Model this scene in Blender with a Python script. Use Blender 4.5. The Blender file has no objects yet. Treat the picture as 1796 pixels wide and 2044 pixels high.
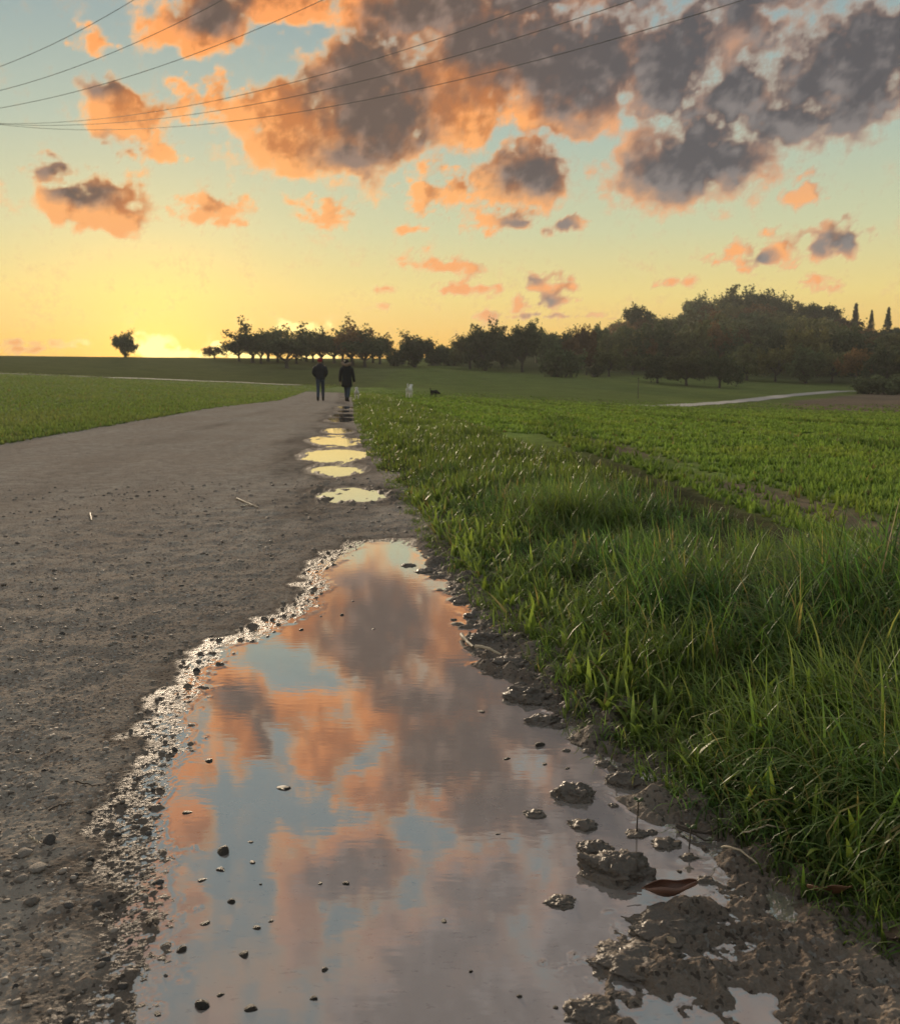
import bpy, bmesh, math, random
import numpy as np
from mathutils import Vector, Matrix, Euler

rng = np.random.default_rng(7)
random.seed(7)
R = math.radians
scene = bpy.context.scene
COL = scene.collection

# ------------------------------------------------------------------ camera
CAM_H = 0.80
PITCH = 8.62                       # degrees below the horizon
FPX, CX, CY = 1796.0, 898.0, 1022.0   # photograph measured on a 1796 x 2044 grid
cam_data = bpy.data.cameras.new("camera")
cam = bpy.data.objects.new("camera", cam_data)
COL.objects.link(cam)
cam.location = (0, 0, CAM_H)
cam.rotation_euler = (R(90 - PITCH), 0, 0)
cam_data.sensor_fit = 'HORIZONTAL'
cam_data.sensor_width = 36.0
cam_data.lens = 36.0
cam_data.clip_start = 0.05
cam_data.clip_end = 20000
cam_data.dof.use_dof = True
cam_data.dof.focus_distance = 2.1
cam_data.dof.aperture_fstop = 11.0
scene.camera = cam

_cp, _sp = math.cos(R(PITCH)), math.sin(R(PITCH))
def ray(u, v):
    """direction (x right, y ahead, z up) through a point of the photograph"""
    a, b = (u - CX) / FPX, (CY - v) / FPX
    return np.array([a, _cp + b * _sp, -_sp + b * _cp])
def azel(u, v):
    d = ray(u, v)
    return math.degrees(math.atan2(d[0], d[1])), math.degrees(math.atan2(d[2], math.hypot(d[0], d[1])))
def on_level(u, v, z=0.0):
    d = ray(u, v)
    t = (z - CAM_H) / d[2]
    return d[0] * t, d[1] * t

# ------------------------------------------------------------------ render look
scene.render.engine = 'CYCLES'
scene.cycles.use_denoising = True
scene.cycles.use_adaptive_sampling = True
scene.cycles.adaptive_threshold = 0.02
scene.cycles.max_bounces = 5
scene.cycles.diffuse_bounces = 3
scene.cycles.glossy_bounces = 2
scene.cycles.transmission_bounces = 2
scene.cycles.transparent_max_bounces = 5
scene.cycles.volume_bounces = 0
vs = scene.view_settings
vs.view_transform = 'Standard'
vs.look = 'None'
vs.exposure = 0.0
vs.gamma = 1.0
vs.use_curve_mapping = False

# ------------------------------------------------------------------ world: evening sky
SUN_AZ, SUN_EL = azel(318, 706)[0], 7.5
world = bpy.data.worlds.new("World")
scene.world = world
world.use_nodes = True

class NG:
    """small helper to write node graphs as expressions"""
    def __init__(self, tree):
        self.t = tree; self.n = tree.nodes; self.l = tree.links
    def _set(self, sock, v):
        if isinstance(v, bpy.types.NodeSocket): self.l.new(v, sock)
        elif v is not None: sock.default_value = v
    def m(self, op, a, b=None, c=None, clamp=False):
        n = self.n.new('ShaderNodeMath'); n.operation = op; n.use_clamp = clamp
        for i, v in enumerate((a, b, c)): self._set(n.inputs[i], v)
        return n.outputs[0]
    def v(self, op, a, b=None, c=None, out=0):
        n = self.n.new('ShaderNodeVectorMath'); n.operation = op
        for i, x in enumerate((a, b, c)): self._set(n.inputs[i], x)
        return n.outputs['Value'] if op in ('LENGTH', 'DISTANCE', 'DOT_PRODUCT') else n.outputs[0]
    def xyz(self, x, y, z):
        n = self.n.new('ShaderNodeCombineXYZ')
        for i, s in enumerate((x, y, z)): self._set(n.inputs[i], s)
        return n.outputs[0]
    def sep(self, vec):
        n = self.n.new('ShaderNodeSeparateXYZ'); self._set(n.inputs[0], vec); return n.outputs
    def noise(self, vec, scale, detail=2.0, rough=0.5, dist=0.0, out='Fac', dims='3D'):
        n = self.n.new('ShaderNodeTexNoise'); n.noise_dimensions = dims
        self._set(n.inputs['Vector'], vec); n.inputs['Scale'].default_value = scale
        n.inputs['Detail'].default_value = detail; n.inputs['Roughness'].default_value = rough
        n.inputs['Distortion'].default_value = dist
        return n.outputs[out]
    def voro(self, vec, scale, feature='F1', out='Distance', rand=1.0):
        n = self.n.new('ShaderNodeTexVoronoi'); n.feature = feature
        self._set(n.inputs['Vector'], vec); n.inputs['Scale'].default_value = scale
        n.inputs['Randomness'].default_value = rand
        return n.outputs[out]
    def ss(self, x, a, b, lo=0.0, hi=1.0):
        n = self.n.new('ShaderNodeMapRange'); n.interpolation_type = 'SMOOTHSTEP'
        self._set(n.inputs[0], x)
        for i, q in zip((1, 2, 3, 4), (a, b, lo, hi)): self._set(n.inputs[i], q)
        return n.outputs[0]
    def lin(self, x, a, b, lo=0.0, hi=1.0):
        n = self.n.new('ShaderNodeMapRange'); self._set(n.inputs[0], x)
        for i, q in zip((1, 2, 3, 4), (a, b, lo, hi)): self._set(n.inputs[i], q)
        return n.outputs[0]
    def mix(self, f, a, b, mode='MIX'):
        n = self.n.new('ShaderNodeMix'); n.data_type = 'RGBA'; n.blend_type = mode
        self._set(n.inputs[0], f)
        for s, q in ((n.inputs[6], a), (n.inputs[7], b)):
            self._set(s, (*q, 1.0) if isinstance(q, tuple) and len(q) == 3 else q)
        return n.outputs[2]
    def ramp(self, f, stops, interp='LINEAR'):
        n = self.n.new('ShaderNodeValToRGB'); e = n.color_ramp.elements; n.color_ramp.interpolation = interp
        while len(e) < len(stops): e.new(0.5)
        for q, (p, c) in zip(e, stops):
            q.position = p; q.color = (*c, 1.0)
        self._set(n.inputs[0], f)
        return n.outputs[0]

def build_world():
    g = NG(world.node_tree)
    g.n.clear()
    out = g.n.new('ShaderNodeOutputWorld'); bg = g.n.new('ShaderNodeBackground')
    g.l.new(bg.outputs[0], out.inputs[0])
    d = g.n.new('ShaderNodeTexCoord').outputs['Generated']
    x, y, z = g.sep(d)
    az = g.m('MULTIPLY', g.m('ARCTAN2', x, y), 180 / math.pi)          # degrees, 0 straight ahead
    el = g.m('MULTIPLY', g.m('ARCSINE', z), 180 / math.pi)
    # --- clear air: gradient by height, warmer towards the sun
    base = g.ramp(g.lin(el, 0, 60), [
        (0.0,   (0.90, 0.41, 0.05)),
        (0.027, (0.92, 0.50, 0.075)),
        (0.08,  (0.84, 0.66, 0.22)),
        (0.143, (0.60, 0.615, 0.365)),
        (0.236, (0.40, 0.50, 0.425)),
        (0.33,  (0.285, 0.385, 0.395)),
        (0.42,  (0.28, 0.37, 0.39)),
        (1.0,   (0.27, 0.36, 0.40))])
    sd = (math.sin(R(SUN_AZ)) * math.cos(R(1.0)), math.cos(R(SUN_AZ)) * math.cos(R(1.0)), math.sin(R(1.0)))
    sang = g.m('MULTIPLY', g.m('ARCCOSINE', g.m('MINIMUM', g.v('DOT_PRODUCT', d, sd), 0.99999)), 180 / math.pi)
    glow = g.m('POWER', 2.718, g.m('MULTIPLY', g.m('POWER', g.m('DIVIDE', sang, 8.0), 1.4), -1.0))
    core = g.m('POWER', 2.718, g.m('MULTIPLY', g.m('POWER', g.m('DIVIDE', sang, 4.2), 1.5), -1.0))
    away = g.ss(sang, 40, 130)
    base = g.mix(g.m('MULTIPLY', away, g.ss(el, 34, 2)), base, (0.36, 0.40, 0.43))   # dusk side of the sky is cooler
    sky = g.mix(g.m('MULTIPLY', glow, 0.5), base, (0.96, 0.66, 0.15))
    sc = g.n.new('ShaderNodeVectorMath'); sc.operation = 'SCALE'; sc.inputs[0].default_value = (0.58, 0.26, 0.0)
    g.l.new(core, sc.inputs['Scale'])
    sky = g.v('ADD', sky, sc.outputs[0])
    nish = g.n.new('ShaderNodeTexSky'); nish.sky_type = 'NISHITA'; nish.sun_disc = False
    nish.sun_elevation = R(SUN_EL); nish.sun_rotation = R(SUN_AZ)
    nish.air_density = 1.0; nish.dust_density = 2.0; nish.ozone_density = 1.0
    ns = g.n.new('ShaderNodeVectorMath'); ns.operation = 'SCALE'; g.l.new(nish.outputs[0], ns.inputs[0]); ns.inputs['Scale'].default_value = 0.003
    sky = g.v('ADD', sky, ns.outputs[0])

    col = sky
    # below the horizon: dim earth
    col = g.mix(g.ss(el, -0.5, -3.0), col, (0.10, 0.09, 0.06))
    g.l.new(col, bg.inputs[0])
    bg.inputs[1].default_value = 1.0
    world.cycles.sampling_method = 'MANUAL'; world.cycles.sample_map_resolution = 256

build_world()

# ------------------------------------------------------------------ the sun: lamp raised well above the ridge to brighten the foreground
sun_data = bpy.data.lights.new("sun", 'SUN')
sun = bpy.data.objects.new("sun", sun_data)
COL.objects.link(sun)
sun_data.energy = 4.7
sun_data.angle = R(5)
sun_data.color = (1.0, 0.80, 0.58)
_sdir = Vector((math.sin(R(SUN_AZ)) * math.cos(R(SUN_EL)), math.cos(R(SUN_AZ)) * math.cos(R(SUN_EL)), math.sin(R(SUN_EL))))
sun.rotation_euler = (-_sdir).to_track_quat('-Z', 'Y').to_euler()

# ------------------------------------------------------------------ noise, meshes, materials: helpers
def _hash(ix, iy, seed):
    h = (ix.astype(np.int64) * 374761393 + iy.astype(np.int64) * 668265263 + seed * 1442695041) & 0xFFFFFFFF
    h = ((h ^ (h >> 13)) * 1274126177) & 0xFFFFFFFF
    return (h ^ (h >> 16)) & 0xFFFFFFFF
def perlin(x, y, seed=0):
    x = np.asarray(x, float); y = np.asarray(y, float)
    ix, iy = np.floor(x), np.floor(y); fx, fy = x - ix, y - iy
    sx, sy = fx * fx * fx * (fx * (fx * 6 - 15) + 10), fy * fy * fy * (fy * (fy * 6 - 15) + 10)
    def gr(ox, oy):
        a = _hash(ix + ox, iy + oy, seed) * (2 * math.pi / 4294967296.0)
        return np.cos(a) * (fx - ox) + np.sin(a) * (fy - oy)
    a, b, c, d = gr(0, 0), gr(1, 0), gr(0, 1), gr(1, 1)
    return 1.5 * ((a + (b - a) * sx) * (1 - sy) + (c + (d - c) * sx) * sy)
def fbm(x, y, octv=4, gain=0.5, seed=0, lac=2.03):
    s, a, f = 0.0, 1.0, 1.0
    for i in range(octv):
        s = s + a * perlin(x * f + 17.3 * i, y * f - 9.1 * i, seed + i)
        a *= gain; f *= lac
    return s
def sstep(x, a, b):
    t = np.clip((x - a) / (b - a), 0, 1)
    return t * t * (3 - 2 * t)

def mesh_np(name, verts, quads=None, tris=None, mat=None, smooth=True, attrs=None, kind=None, link=True, parent=None):
    me = bpy.data.meshes.new(name)
    verts = np.ascontiguousarray(verts, np.float32)
    nq = 0 if quads is None else len(quads); nt = 0 if tris is None else len(tris)
    me.vertices.add(len(verts)); me.vertices.foreach_set('co', verts.ravel())
    loops = []
    if nq: loops.append(np.asarray(quads, np.int32).ravel())
    if nt: loops.append(np.asarray(tris, np.int32).ravel())
    loops = np.concatenate(loops)
    me.loops.add(len(loops)); me.loops.foreach_set('vertex_index', loops)
    starts = np.concatenate([np.arange(nq) * 4, nq * 4 + np.arange(nt) * 3]).astype(np.int32)
    me.polygons.add(nq + nt); me.polygons.foreach_set('loop_start', starts)
    me.update(calc_edges=True)
    if smooth: me.polygons.foreach_set('use_smooth', np.ones(nq + nt, bool))
    if attrs:
        for k, val in attrs.items():
            val = np.asarray(val, np.float32)
            if val.ndim == 1:
                at = me.attributes.new(k, 'FLOAT', 'POINT'); at.data.foreach_set('value', val)
            else:
                at = me.attributes.new(k, 'FLOAT_COLOR', 'POINT')
                c = np.ones((len(val), 4), np.float32); c[:, :3] = val
                at.data.foreach_set('color', c.ravel())
    if mat: me.materials.append(mat)
    me.validate()
    if not link: return me
    o = bpy.data.objects.new(name, me); COL.objects.link(o)
    if kind: o['kind'] = kind
    if parent: o.parent = parent
    return o

def tag(o, label, cat, group=None):
    o['label'] = label; o['category'] = cat
    if group: o['group'] = group
    return o
def empty(name, loc, rz=0.0):
    o = bpy.data.objects.new(name, None); COL.objects.link(o)
    o.location = loc; o.rotation_euler = (0, 0, rz); o.empty_display_size = 0.2
    return o
def put(name, me, parent=None, loc=(0, 0, 0), rot=(0, 0, 0), scale=(1, 1, 1)):
    o = bpy.data.objects.new(name, me); COL.objects.link(o)
    o.parent = parent; o.location = loc; o.rotation_euler = rot; o.scale = scale
    return o

def material(name):
    m = bpy.data.materials.new(name); m.use_nodes = True
    g = NG(m.node_tree); b = m.node_tree.nodes['Principled BSDF']
    return m, g, b
def simple_mat(name, col, rough=0.8, var=0.25, scale=30.0, spec=0.3, bump=0.0):
    m, g, b = material(name)
    pos = g.n.new('ShaderNodeTexCoord').outputs['Object']
    f = g.noise(pos, scale, 4.0, 0.6)
    c = g.mix(f, tuple(x * (1 - var) for x in col), tuple(min(1, x * (1 + var)) for x in col))
    g.l.new(c, b.inputs['Base Color'])
    b.inputs['Roughness'].default_value = rough; b.inputs['Specular IOR Level'].default_value = spec
    if bump:
        bn = g.n.new('ShaderNodeBump'); bn.inputs['Strength'].default_value = bump; bn.inputs['Distance'].default_value = 0.01
        g.l.new(f, bn.inputs['Height']); g.l.new(bn.outputs[0], b.inputs['Normal'])
    return m
def attr(g, name, out='Fac'):
    n = g.n.new('ShaderNodeAttribute'); n.attribute_name = name
    return n.outputs[out]

# ------------------------------------------------------------------ clouds: a high shell, open where the air is clear
# cloud bodies (u, v, half width, half height on the photograph grid); v < 0 lies above the frame
# and shows only in the puddle
BODIES = [
    # left
    (160, 400, 128, 40), (235, 410, 60, 34), (100, 328, 50, 20), (240, 225, 75, 70), (300, 300, 60, 32), (430, 420, 68, 36), (650, 425, 62, 32),
    (195, 82, 42, 20), (400, 30, 110, 50),
    # middle mass
    (410, 200, 75, 42), (560, 255, 115, 78), (740, 220, 165, 125), (650, 280, 110, 60), (900, 200, 110, 90),
    (1010, 110, 190, 100), (860, 30, 240, 60), (1120, 200, 140, 70), (560, 15, 110, 50),
    (880, 385, 85, 52), (1040, 350, 110, 66), (985, 425, 85, 30),
    # right
    (1350, 335, 165, 82), (1330, 130, 120, 100), (1480, 90, 120, 65), (1680, 130, 180, 90), (1610, 250, 130, 55), (1500, 200, 90, 60),
    (1130, 462, 50, 20), (1040, 440, 40, 14), (1180, 120, 110, 80), (1420, 230, 80, 40),
    (1550, 500, 85, 33), (1670, 475, 50, 32), (1350, 560, 44, 11), (1640, 566, 36, 14),
    (890, 530, 68, 22), (930, 575, 52, 16), (1090, 580, 55, 30), (1080, 622, 85, 8), (775, 578, 24, 10), (780, 612, 20, 10), (965, 632, 20, 16), (1030, 604, 36, 12),
    (296, 690, 60, 20), (340, 704, 80, 14), (600, 650, 60, 12), (480, 706, 130, 12), (620, 700, 110, 12),
    (130, 690, 30, 8), (40, 683, 34, 6), (30, 700, 60, 10), (820, 465, 30, 9), (1610, 385, 36, 26),
    # above the frame
    (413, -55, 80, 92), (600, -100, 98, 62), (890, -110, 190, 100), (1100, -50, 200, 80), (740, -35, 120, 45), (1250, -40, 120, 60), (1550, -40, 190, 60),
    (735, -215, 110, 55), (1010, -240, 170, 70), (640, -420, 170, 75), (960, -480, 200, 95), (1230, -260, 190, 130), (1500, -330, 200, 130), (545, -570, 70, 120),
    (830, -660, 230, 100), (1250, -600, 230, 120), (900, -880, 400, 150), (280, -330, 70, 60), (330, -150, 60, 30), (200, -560, 120, 90),
]
DARKS = [
    (760, 210, 120, 115), (700, 310, 80, 26), (1040, 80, 165, 75), (1150, 120, 120, 90), (860, 20, 130, 45), (1060, 340, 75, 42), 
    (1350, 335, 125, 62), (1340, 140, 110, 95), (1690, 120, 190, 95), (1600, 255, 130, 60), (1480, 180, 60, 60),
    (150, 380, 60, 17), (100, 325, 55, 24), (215, 300, 45, 26), (190, 160, 40, 24), (420, 20, 60, 28),
    (1130, 462, 55, 24), (1040, 440, 45, 18), (1690, 470, 60, 36), (1530, 515, 26, 20), (1090, 600, 34, 14), (1050, 558, 40, 12), (1080, 622, 90, 9),
    (900, -110, 165, 90), (1100, -50, 190, 80), (1450, -80, 330, 120), (1050, -250, 150, 60), (1250, -280, 230, 150), (960, -480, 180, 80), (640, -430, 110, 45), (480, -60, 35, 60), (1250, -640, 250, 130), (900, -880, 300, 120), (850, -680, 120, 60),
]
def build_clouds():
    st = 0.16
    azf = np.arange(-37, 37.01, st); azc = np.concatenate([np.arange(-180, -37, 1.5), azf, np.arange(37 + 1.5, 180.1, 1.5)])
    elf = np.concatenate([np.arange(0.25, 52, st), np.arange(52, 88, 1.0)])
    A, E = np.meshgrid(azc, elf)
    shape = A.shape
    a, e = A.ravel(), E.ravel()
    # broad wander of the outlines
    wa = a + 1.3 * fbm(a * .16, e * .20, 3, .5, 11) + 0.5 * fbm(a * .75, e * .9, 3, .55, 13)
    we = e + 0.9 * fbm(a * .16 + 40, e * .20, 3, .5, 12) + 0.45 * fbm(a * .75 + 9, e * .9, 3, .55, 14)
    def field(blobs, grow=1.0):
        best = np.full(a.shape, 9.0)
        for (u, v, ru, rv) in blobs:
            ca, ce = azel(u, v); k = 57.3 / FPX * grow
            if v < 0: k *= math.cos(R(ce)) ** 0.5
            # keep small bodies near their place, let large ones wander
            m = min(1.0, max(ru, rv * 1.6) / 110.0)
            pa, pe = a + (wa - a) * m, e + (we - e) * m
            q = np.hypot((pa - ca) / (ru * k), (pe - ce) / (rv * k))
            h = np.clip(0.5 + (best - q) / 0.5, 0, 1)
            best = best + (q - best) * h - 0.12 * h * (1 - h)
        return 1 - best
    small = [b for b in BODIES if max(b[2], b[3] * 1.6) < 96]
    cover = field([b for b in BODIES if b not in small], 1.12)
    cover_s = field(small, 1.18)
    dark = field(DARKS, 1.12)
    zr = np.sin(np.radians(e)) + 0.13; cr = np.cos(np.radians(e))
    lx, ly = cr * np.sin(np.radians(a)) / zr, cr * np.cos(np.radians(a)) / zr
    gen = fbm(lx * 1.25, ly * 1.25, 5, .5, 31)
    outside = np.maximum(sstep(np.abs(a), 27.5, 37), sstep(e, 46, 56))
    cover = np.where(outside > 0, np.maximum(cover * (1 - outside) - outside, (gen - 0.12) * 2.2 * outside - (1 - outside) * 1.5), cover)
    n1 = fbm(a * .30, e * .36, 5, .58, 51)
    billow = np.abs(fbm(a * .55 + 5, e * .65, 4, .55, 71))
    veil = 0.85 * sstep(e, 27, 38) * (1 - sstep(e, 60, 75)) * (1 - outside)
    dens = cover * 1.35 + 0.50 * n1 - 0.42 * billow + 0.20
    dens = np.where(cover < 0.05, dens + 0.9 * (cover - 0.05), dens) + (0.34 - 0.20 * sstep(a, 6, 18)) * sstep(cover, .12, .5)
    ns = fbm(a * .85, e * 1.25, 6, .62, 57)
    dsm = np.where(cover_s < 0, cover_s * 2.4, cover_s * 0.95) + 0.62 * ns + 0.10
    dens = np.maximum(dens, dsm)
    dens = np.maximum(dens, veil * (0.50 + 0.85 * fbm(a * .16, e * .14, 4, .55, 77)))
    # cloud thickness towards the sun decides what is lit
    def shift(F, da, de):
        """value of F at a point shifted towards the sun (fine block of the grid, elsewhere unchanged)"""
        G = F.reshape(shape)
        i0 = int(round(de / st)); j0 = int(round(da / st))
        r = np.clip(np.arange(shape[0]) + i0, 0, shape[0] - 1); c = np.clip(np.arange(shape[1]) + j0, 0, shape[1] - 1)
        return G[np.ix_(r, c)].ravel()
    pos = np.clip(dens, 0, 1.2)
    shade = sum(shift(pos, -0.5 * k, -0.42 * k) for k in (1, 2, 3, 5, 7)) / 5
    relief = pos - (shift(pos, -.45, -.35) + shift(pos, -.9, -.7)) * .5
    grey = 1.5 * dark + 0.30 * n1 + 0.55 * (shade - 0.45) + 0.25 * fbm(a * .9, e * .9, 4, .55, 91)
    grey = grey + 0.36 * sstep(a, 3, 15) * sstep(e, 8, 13) + 0.40 * fbm(a * .24, e * .34, 3, .5, 97)
    out_grey = sstep(np.abs(a - SUN_AZ), 25, 80) * 1.1 - 0.35 + 0.5 * n1
    grey = grey * (1 - outside) + out_grey * outside
    below = sum(shift(pos, -0.25 * k, -0.5 * k) for k in (1, 2, 3, 4)) / 4
    lit = 0.98 - 0.75 * below + 0.8 * relief + 0.55 * fbm(a * .8 + 3, e * .95, 4, .6, 95)
    # mesh, without the faces that hold no cloud
    rad = 7000.0
    V = np.stack([rad * np.cos(np.radians(e)) * np.sin(np.radians(a)), rad * np.cos(np.radians(e)) * np.cos(np.radians(a)), rad * np.sin(np.radians(e))], 1)
    idx = np.arange(a.size).reshape(shape)
    q = np.stack([idx[:-1, :-1], idx[:-1, 1:], idx[1:, 1:], idx[1:, :-1]], -1).reshape(-1, 4)
    keep = dens[q].max(1) > -0.65
    q = q[keep]
    used, inv = np.unique(q, return_inverse=True)
    m, g, b = material("cloud")
    g.n.remove(b)
    o = g.n['Material Output']
    pos = g.n.new('ShaderNodeTexCoord').outputs['Object']
    D = g.v('NORMALIZE', pos)
    f1 = g.noise(D, 40.0, 7.0, 0.66)
    fine = g.m('SUBTRACT', f1, 0.5)
    dn = g.m('MULTIPLY_ADD', fine, 1.45, attr(g, 'dens'))
    gr = g.m('MULTIPLY_ADD', fine, 0.8, attr(g, 'grey'))
    lt = g.m('MULTIPLY_ADD', fine, 2.6, attr(g, 'lit'))
    alpha = g.ss(dn, 0.0, 0.80)
    grey_f = g.m('MULTIPLY', g.ss(gr, -0.62, 1.25), g.ss(dn, 0.15, 1.0, 0.30, 1.0))
    lit_f = g.ss(lt, -0.1, 1.15)
    x, y, z = g.sep(D)
    el = g.m('MULTIPLY', g.m('ARCSINE', z), 180 / math.pi)
    az = g.m('MULTIPLY', g.m('ARCTAN2', x, y), 180 / math.pi)
    warm = g.ramp(g.lin(el, 0, 40), [(0.0, (1.0, 0.46, 0.10)), (0.12, (0.95, 0.40, 0.14)), (0.28, (1.05, 0.48, 0.16)), (0.45, (1.05, 0.40, 0.12)), (0.62, (1.0, 0.36, 0.12)), (1.0, (0.56, 0.41, 0.34))])
    deep = g.ramp(g.lin(el, 0, 40), [(0.0, (0.42, 0.17, 0.06)), (0.12, (0.50, 0.17, 0.06)), (0.28, (0.60, 0.22, 0.07)), (0.45, (0.62, 0.21, 0.06)), (0.62, (0.55, 0.20, 0.08)), (1.0, (0.46, 0.33, 0.27))])
    orange = g.mix(lit_f, deep, warm)
    near_sun = g.ss(g.m('ABSOLUTE', g.m('SUBTRACT', az, SUN_AZ + 3)), 26, 6)
    pale = g.mix(near_sun, (0.82, 0.48, 0.29), (1.05, 0.68, 0.32))
    orange = g.mix(g.m('MULTIPLY', g.ss(dn, 1.0, 0.25), 0.65), orange, pale)
    orange = g.mix(g.m('MULTIPLY', g.m('MULTIPLY', g.ss(az, 3, 16), g.ss(el, 8, 13)), 0.6), orange, (0.50, 0.34, 0.26))
    cool = g.ss(az, -6, 16)
    lit_g = g.ss(g.m('MULTIPLY_ADD', fine, 1.1, attr(g, 'lit')), 0.0, 1.2)
    gcol = g.mix(lit_g, g.mix(cool, (0.140, 0.098, 0.080), (0.100, 0.096, 0.104)), g.mix(cool, (0.32, 0.215, 0.165), (0.235, 0.212, 0.205)))
    gcol = g.mix(g.ss(dn, 0.75, 0.2), gcol, (0.27, 0.255, 0.235))
    gcol = g.mix(g.m('MULTIPLY', g.ss(el, 24, 34), 0.75), gcol, g.mix(lit_g, (0.30, 0.275, 0.275), (0.47, 0.44, 0.435)))
    orange = g.mix(g.m('MULTIPLY', g.ss(el, 27, 38), 0.6), orange, (0.48, 0.40, 0.37))      # high overhead the glow is nearly gone
    c = g.mix(grey_f, orange, gcol)
    rim = g.m('MULTIPLY', g.ss(el, 5.5, 1.8), g.ss(g.m('ABSOLUTE', g.m('SUBTRACT', az, SUN_AZ + 4)), 11, 5))
    c = g.mix(g.m('MULTIPLY', rim, 0.85), c, (2.2, 1.7, 0.55))       # edges burning right beside the sun
    em = g.n.new('ShaderNodeEmission'); g.l.new(c, em.inputs[0])
    tr = g.n.new('ShaderNodeBsdfTransparent')
    mx = g.n.new('ShaderNodeMixShader'); g.l.new(alpha, mx.inputs[0]); g.l.new(tr.outputs[0], mx.inputs[1]); g.l.new(em.outputs[0], mx.inputs[2])
    g.l.new(mx.outputs[0], o.inputs['Surface'])
    m.cycles.emission_sampling = 'NONE'
    ob = mesh_np("clouds", V[used], quads=inv.reshape(-1, 4), mat=m, attrs=dict(dens=dens[used], grey=grey[used], lit=lit[used]), kind='stuff')
    ob['label'] = 'broken evening clouds, orange on the sun side and grey in their cores'; ob['category'] = 'clouds'
build_clouds()

# ------------------------------------------------------------------ terrain heights
_TU = np.array([-300, 0, 300, 600, 900, 1200, 1500, 1800, 2100])
_TD = np.array([0, 6, 12, 22, 38, 60, 80, 100, 130, 160, 200, 250, 300, 380, 600, 1500, 5000], float)
_TZ = np.array([
    [0, 0, 0, .05, .25, .6, .85, 1.1, 1.9, 3.1, 5.2, 5.4, 4, 0, -10, -30, -80],
    [0, 0, 0, .05, .25, .6, .85, 1.08, 1.9, 3.1, 5.0, 5.2, 4, 0, -10, -30, -80],
    [0, 0, 0, 0, .02, .2, .25, .35, 1.2, 2.7, 5.0, 5.3, 4, 0, -10, -30, -80],
    [0, 0, 0, -.06, -.2, -.38, -.42, -.2, .6, 2.2, 4.8, 5.2, 4, 0, -10, -30, -80],
    [0, 0, 0, -.08, -.25, -.5, -.5, -.2, 1.0, 2.3, 4.3, 6.0, 6, 2, -10, -30, -80],
    [0, 0, -.05, -.22, -.62, -1.15, -1.25, -1.1, -.3, 1.0, 3.5, 8, 12, 14, 5, -20, -80],
    [0, 0, -.07, -.28, -.75, -1.3, -1.5, -1.6, -1.2, .2, 4.0, 12, 19, 20, 10, -20, -80],
    [0, 0, -.08, -.3, -.8, -1.4, -1.6, -1.7, -1.5, -.5, 2.5, 7, 12, 14, 8, -20, -80],
    [0, 0, -.08, -.3, -.8, -1.4, -1.6, -1.7, -1.5, -.5, 2.5, 7, 11, 13, 8, -20, -80]], float)
_TA = np.degrees(np.arctan((_TU - CX) / FPX / 1.011))
_GA = np.linspace(-40, 40, 161)
_GL = np.linspace(0, math.log(5001), 400)           # log(1 + distance)
def _mk_table():
    d = np.exp(_GL) - 1
    cols = np.array([np.interp(d, _TD, _TZ[i]) for i in range(len(_TU))])
    full = np.array([[np.interp(a, _TA, cols[:, j]) for j in range(len(d))] for a in _GA])
    def blur(F, axis, s):
        k = np.exp(-0.5 * (np.arange(-3 * s, 3 * s + 1) / s) ** 2); k /= k.sum()
        pad = [(0, 0), (0, 0)]; pad[axis] = (3 * s, 3 * s)
        P = np.pad(F, pad, 'edge')
        return np.apply_along_axis(lambda r: np.convolve(r, k, 'valid'), axis, P)
    return blur(blur(full, 0, 8), 1, 5)
_TAB = _mk_table()
def terrain(x, y):
    x = np.asarray(x, float); y = np.asarray(y, float)
    d = np.log1p(np.hypot(x, y)); a = np.degrees(np.arctan2(x, y))
    fa = np.clip((a + 40) / 0.5, 0, 159.999); fd = np.clip(d / (_GL[1] - _GL[0]), 0, 398.999)
    i, j = fa.astype(int), fd.astype(int); s, t = fa - i, fd - j
    z = (_TAB[i, j] * (1 - s) + _TAB[i + 1, j] * s) * (1 - t) + (_TAB[i, j + 1] * (1 - s) + _TAB[i + 1, j + 1] * s) * t
    return z
def ground_hit(u, v, tmax=500.0):
    """where the line of sight through a point of the photograph meets the land"""
    d = ray(u, v); d = d / np.hypot(d[0], d[1])
    t = np.exp(np.linspace(math.log(0.5), math.log(tmax), 4000))
    below = CAM_H + d[2] * t < terrain(d[0] * t, d[1] * t)
    if not below.any(): return None
    tt = t[np.argmax(below)]
    return np.array([d[0] * tt, d[1] * tt])

# ------------------------------------------------------------------ the path's edges and its puddles
_re = [on_level(u, v) for (u, v) in ((1960, 2130), (1796, 1960), (1690, 1850), (1510, 1725), (1400, 1640), (1265, 1500), (1140, 1370), (985, 1210), (880, 1085), (785, 965))]
_re += [tuple(ground_hit(u, v)) for (u, v) in ((738, 900), (714, 845), (708, 806))]
_re = [(1.6, -6.0), (1.15, -0.5)] + _re + [(-4.75, 44.0), (-8.0, 70.0)]
_le = [(-3.3, -6.0), (-4.2, 0.0), (-4.75, 5.0)] + [tuple(ground_hit(u, v)) for (u, v) in ((0, 886), (200, 853), (400, 818), (555, 799))] + [(-7.7, 44.0), (-11.0, 70.0)]
_re = np.array(sorted(_re, key=lambda p: p[1])); _le = np.array(sorted(_le, key=lambda p: p[1]))
def x_right(y): return np.interp(y, _re[:, 1], _re[:, 0])
def x_soil(y): return x_right(y) + 0.10 * (1 - sstep(y, 4.0, 7.0))      # bare mud reaches in under the first grass
def x_left(y): return np.interp(y, _le[:, 1], _le[:, 0])

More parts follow.
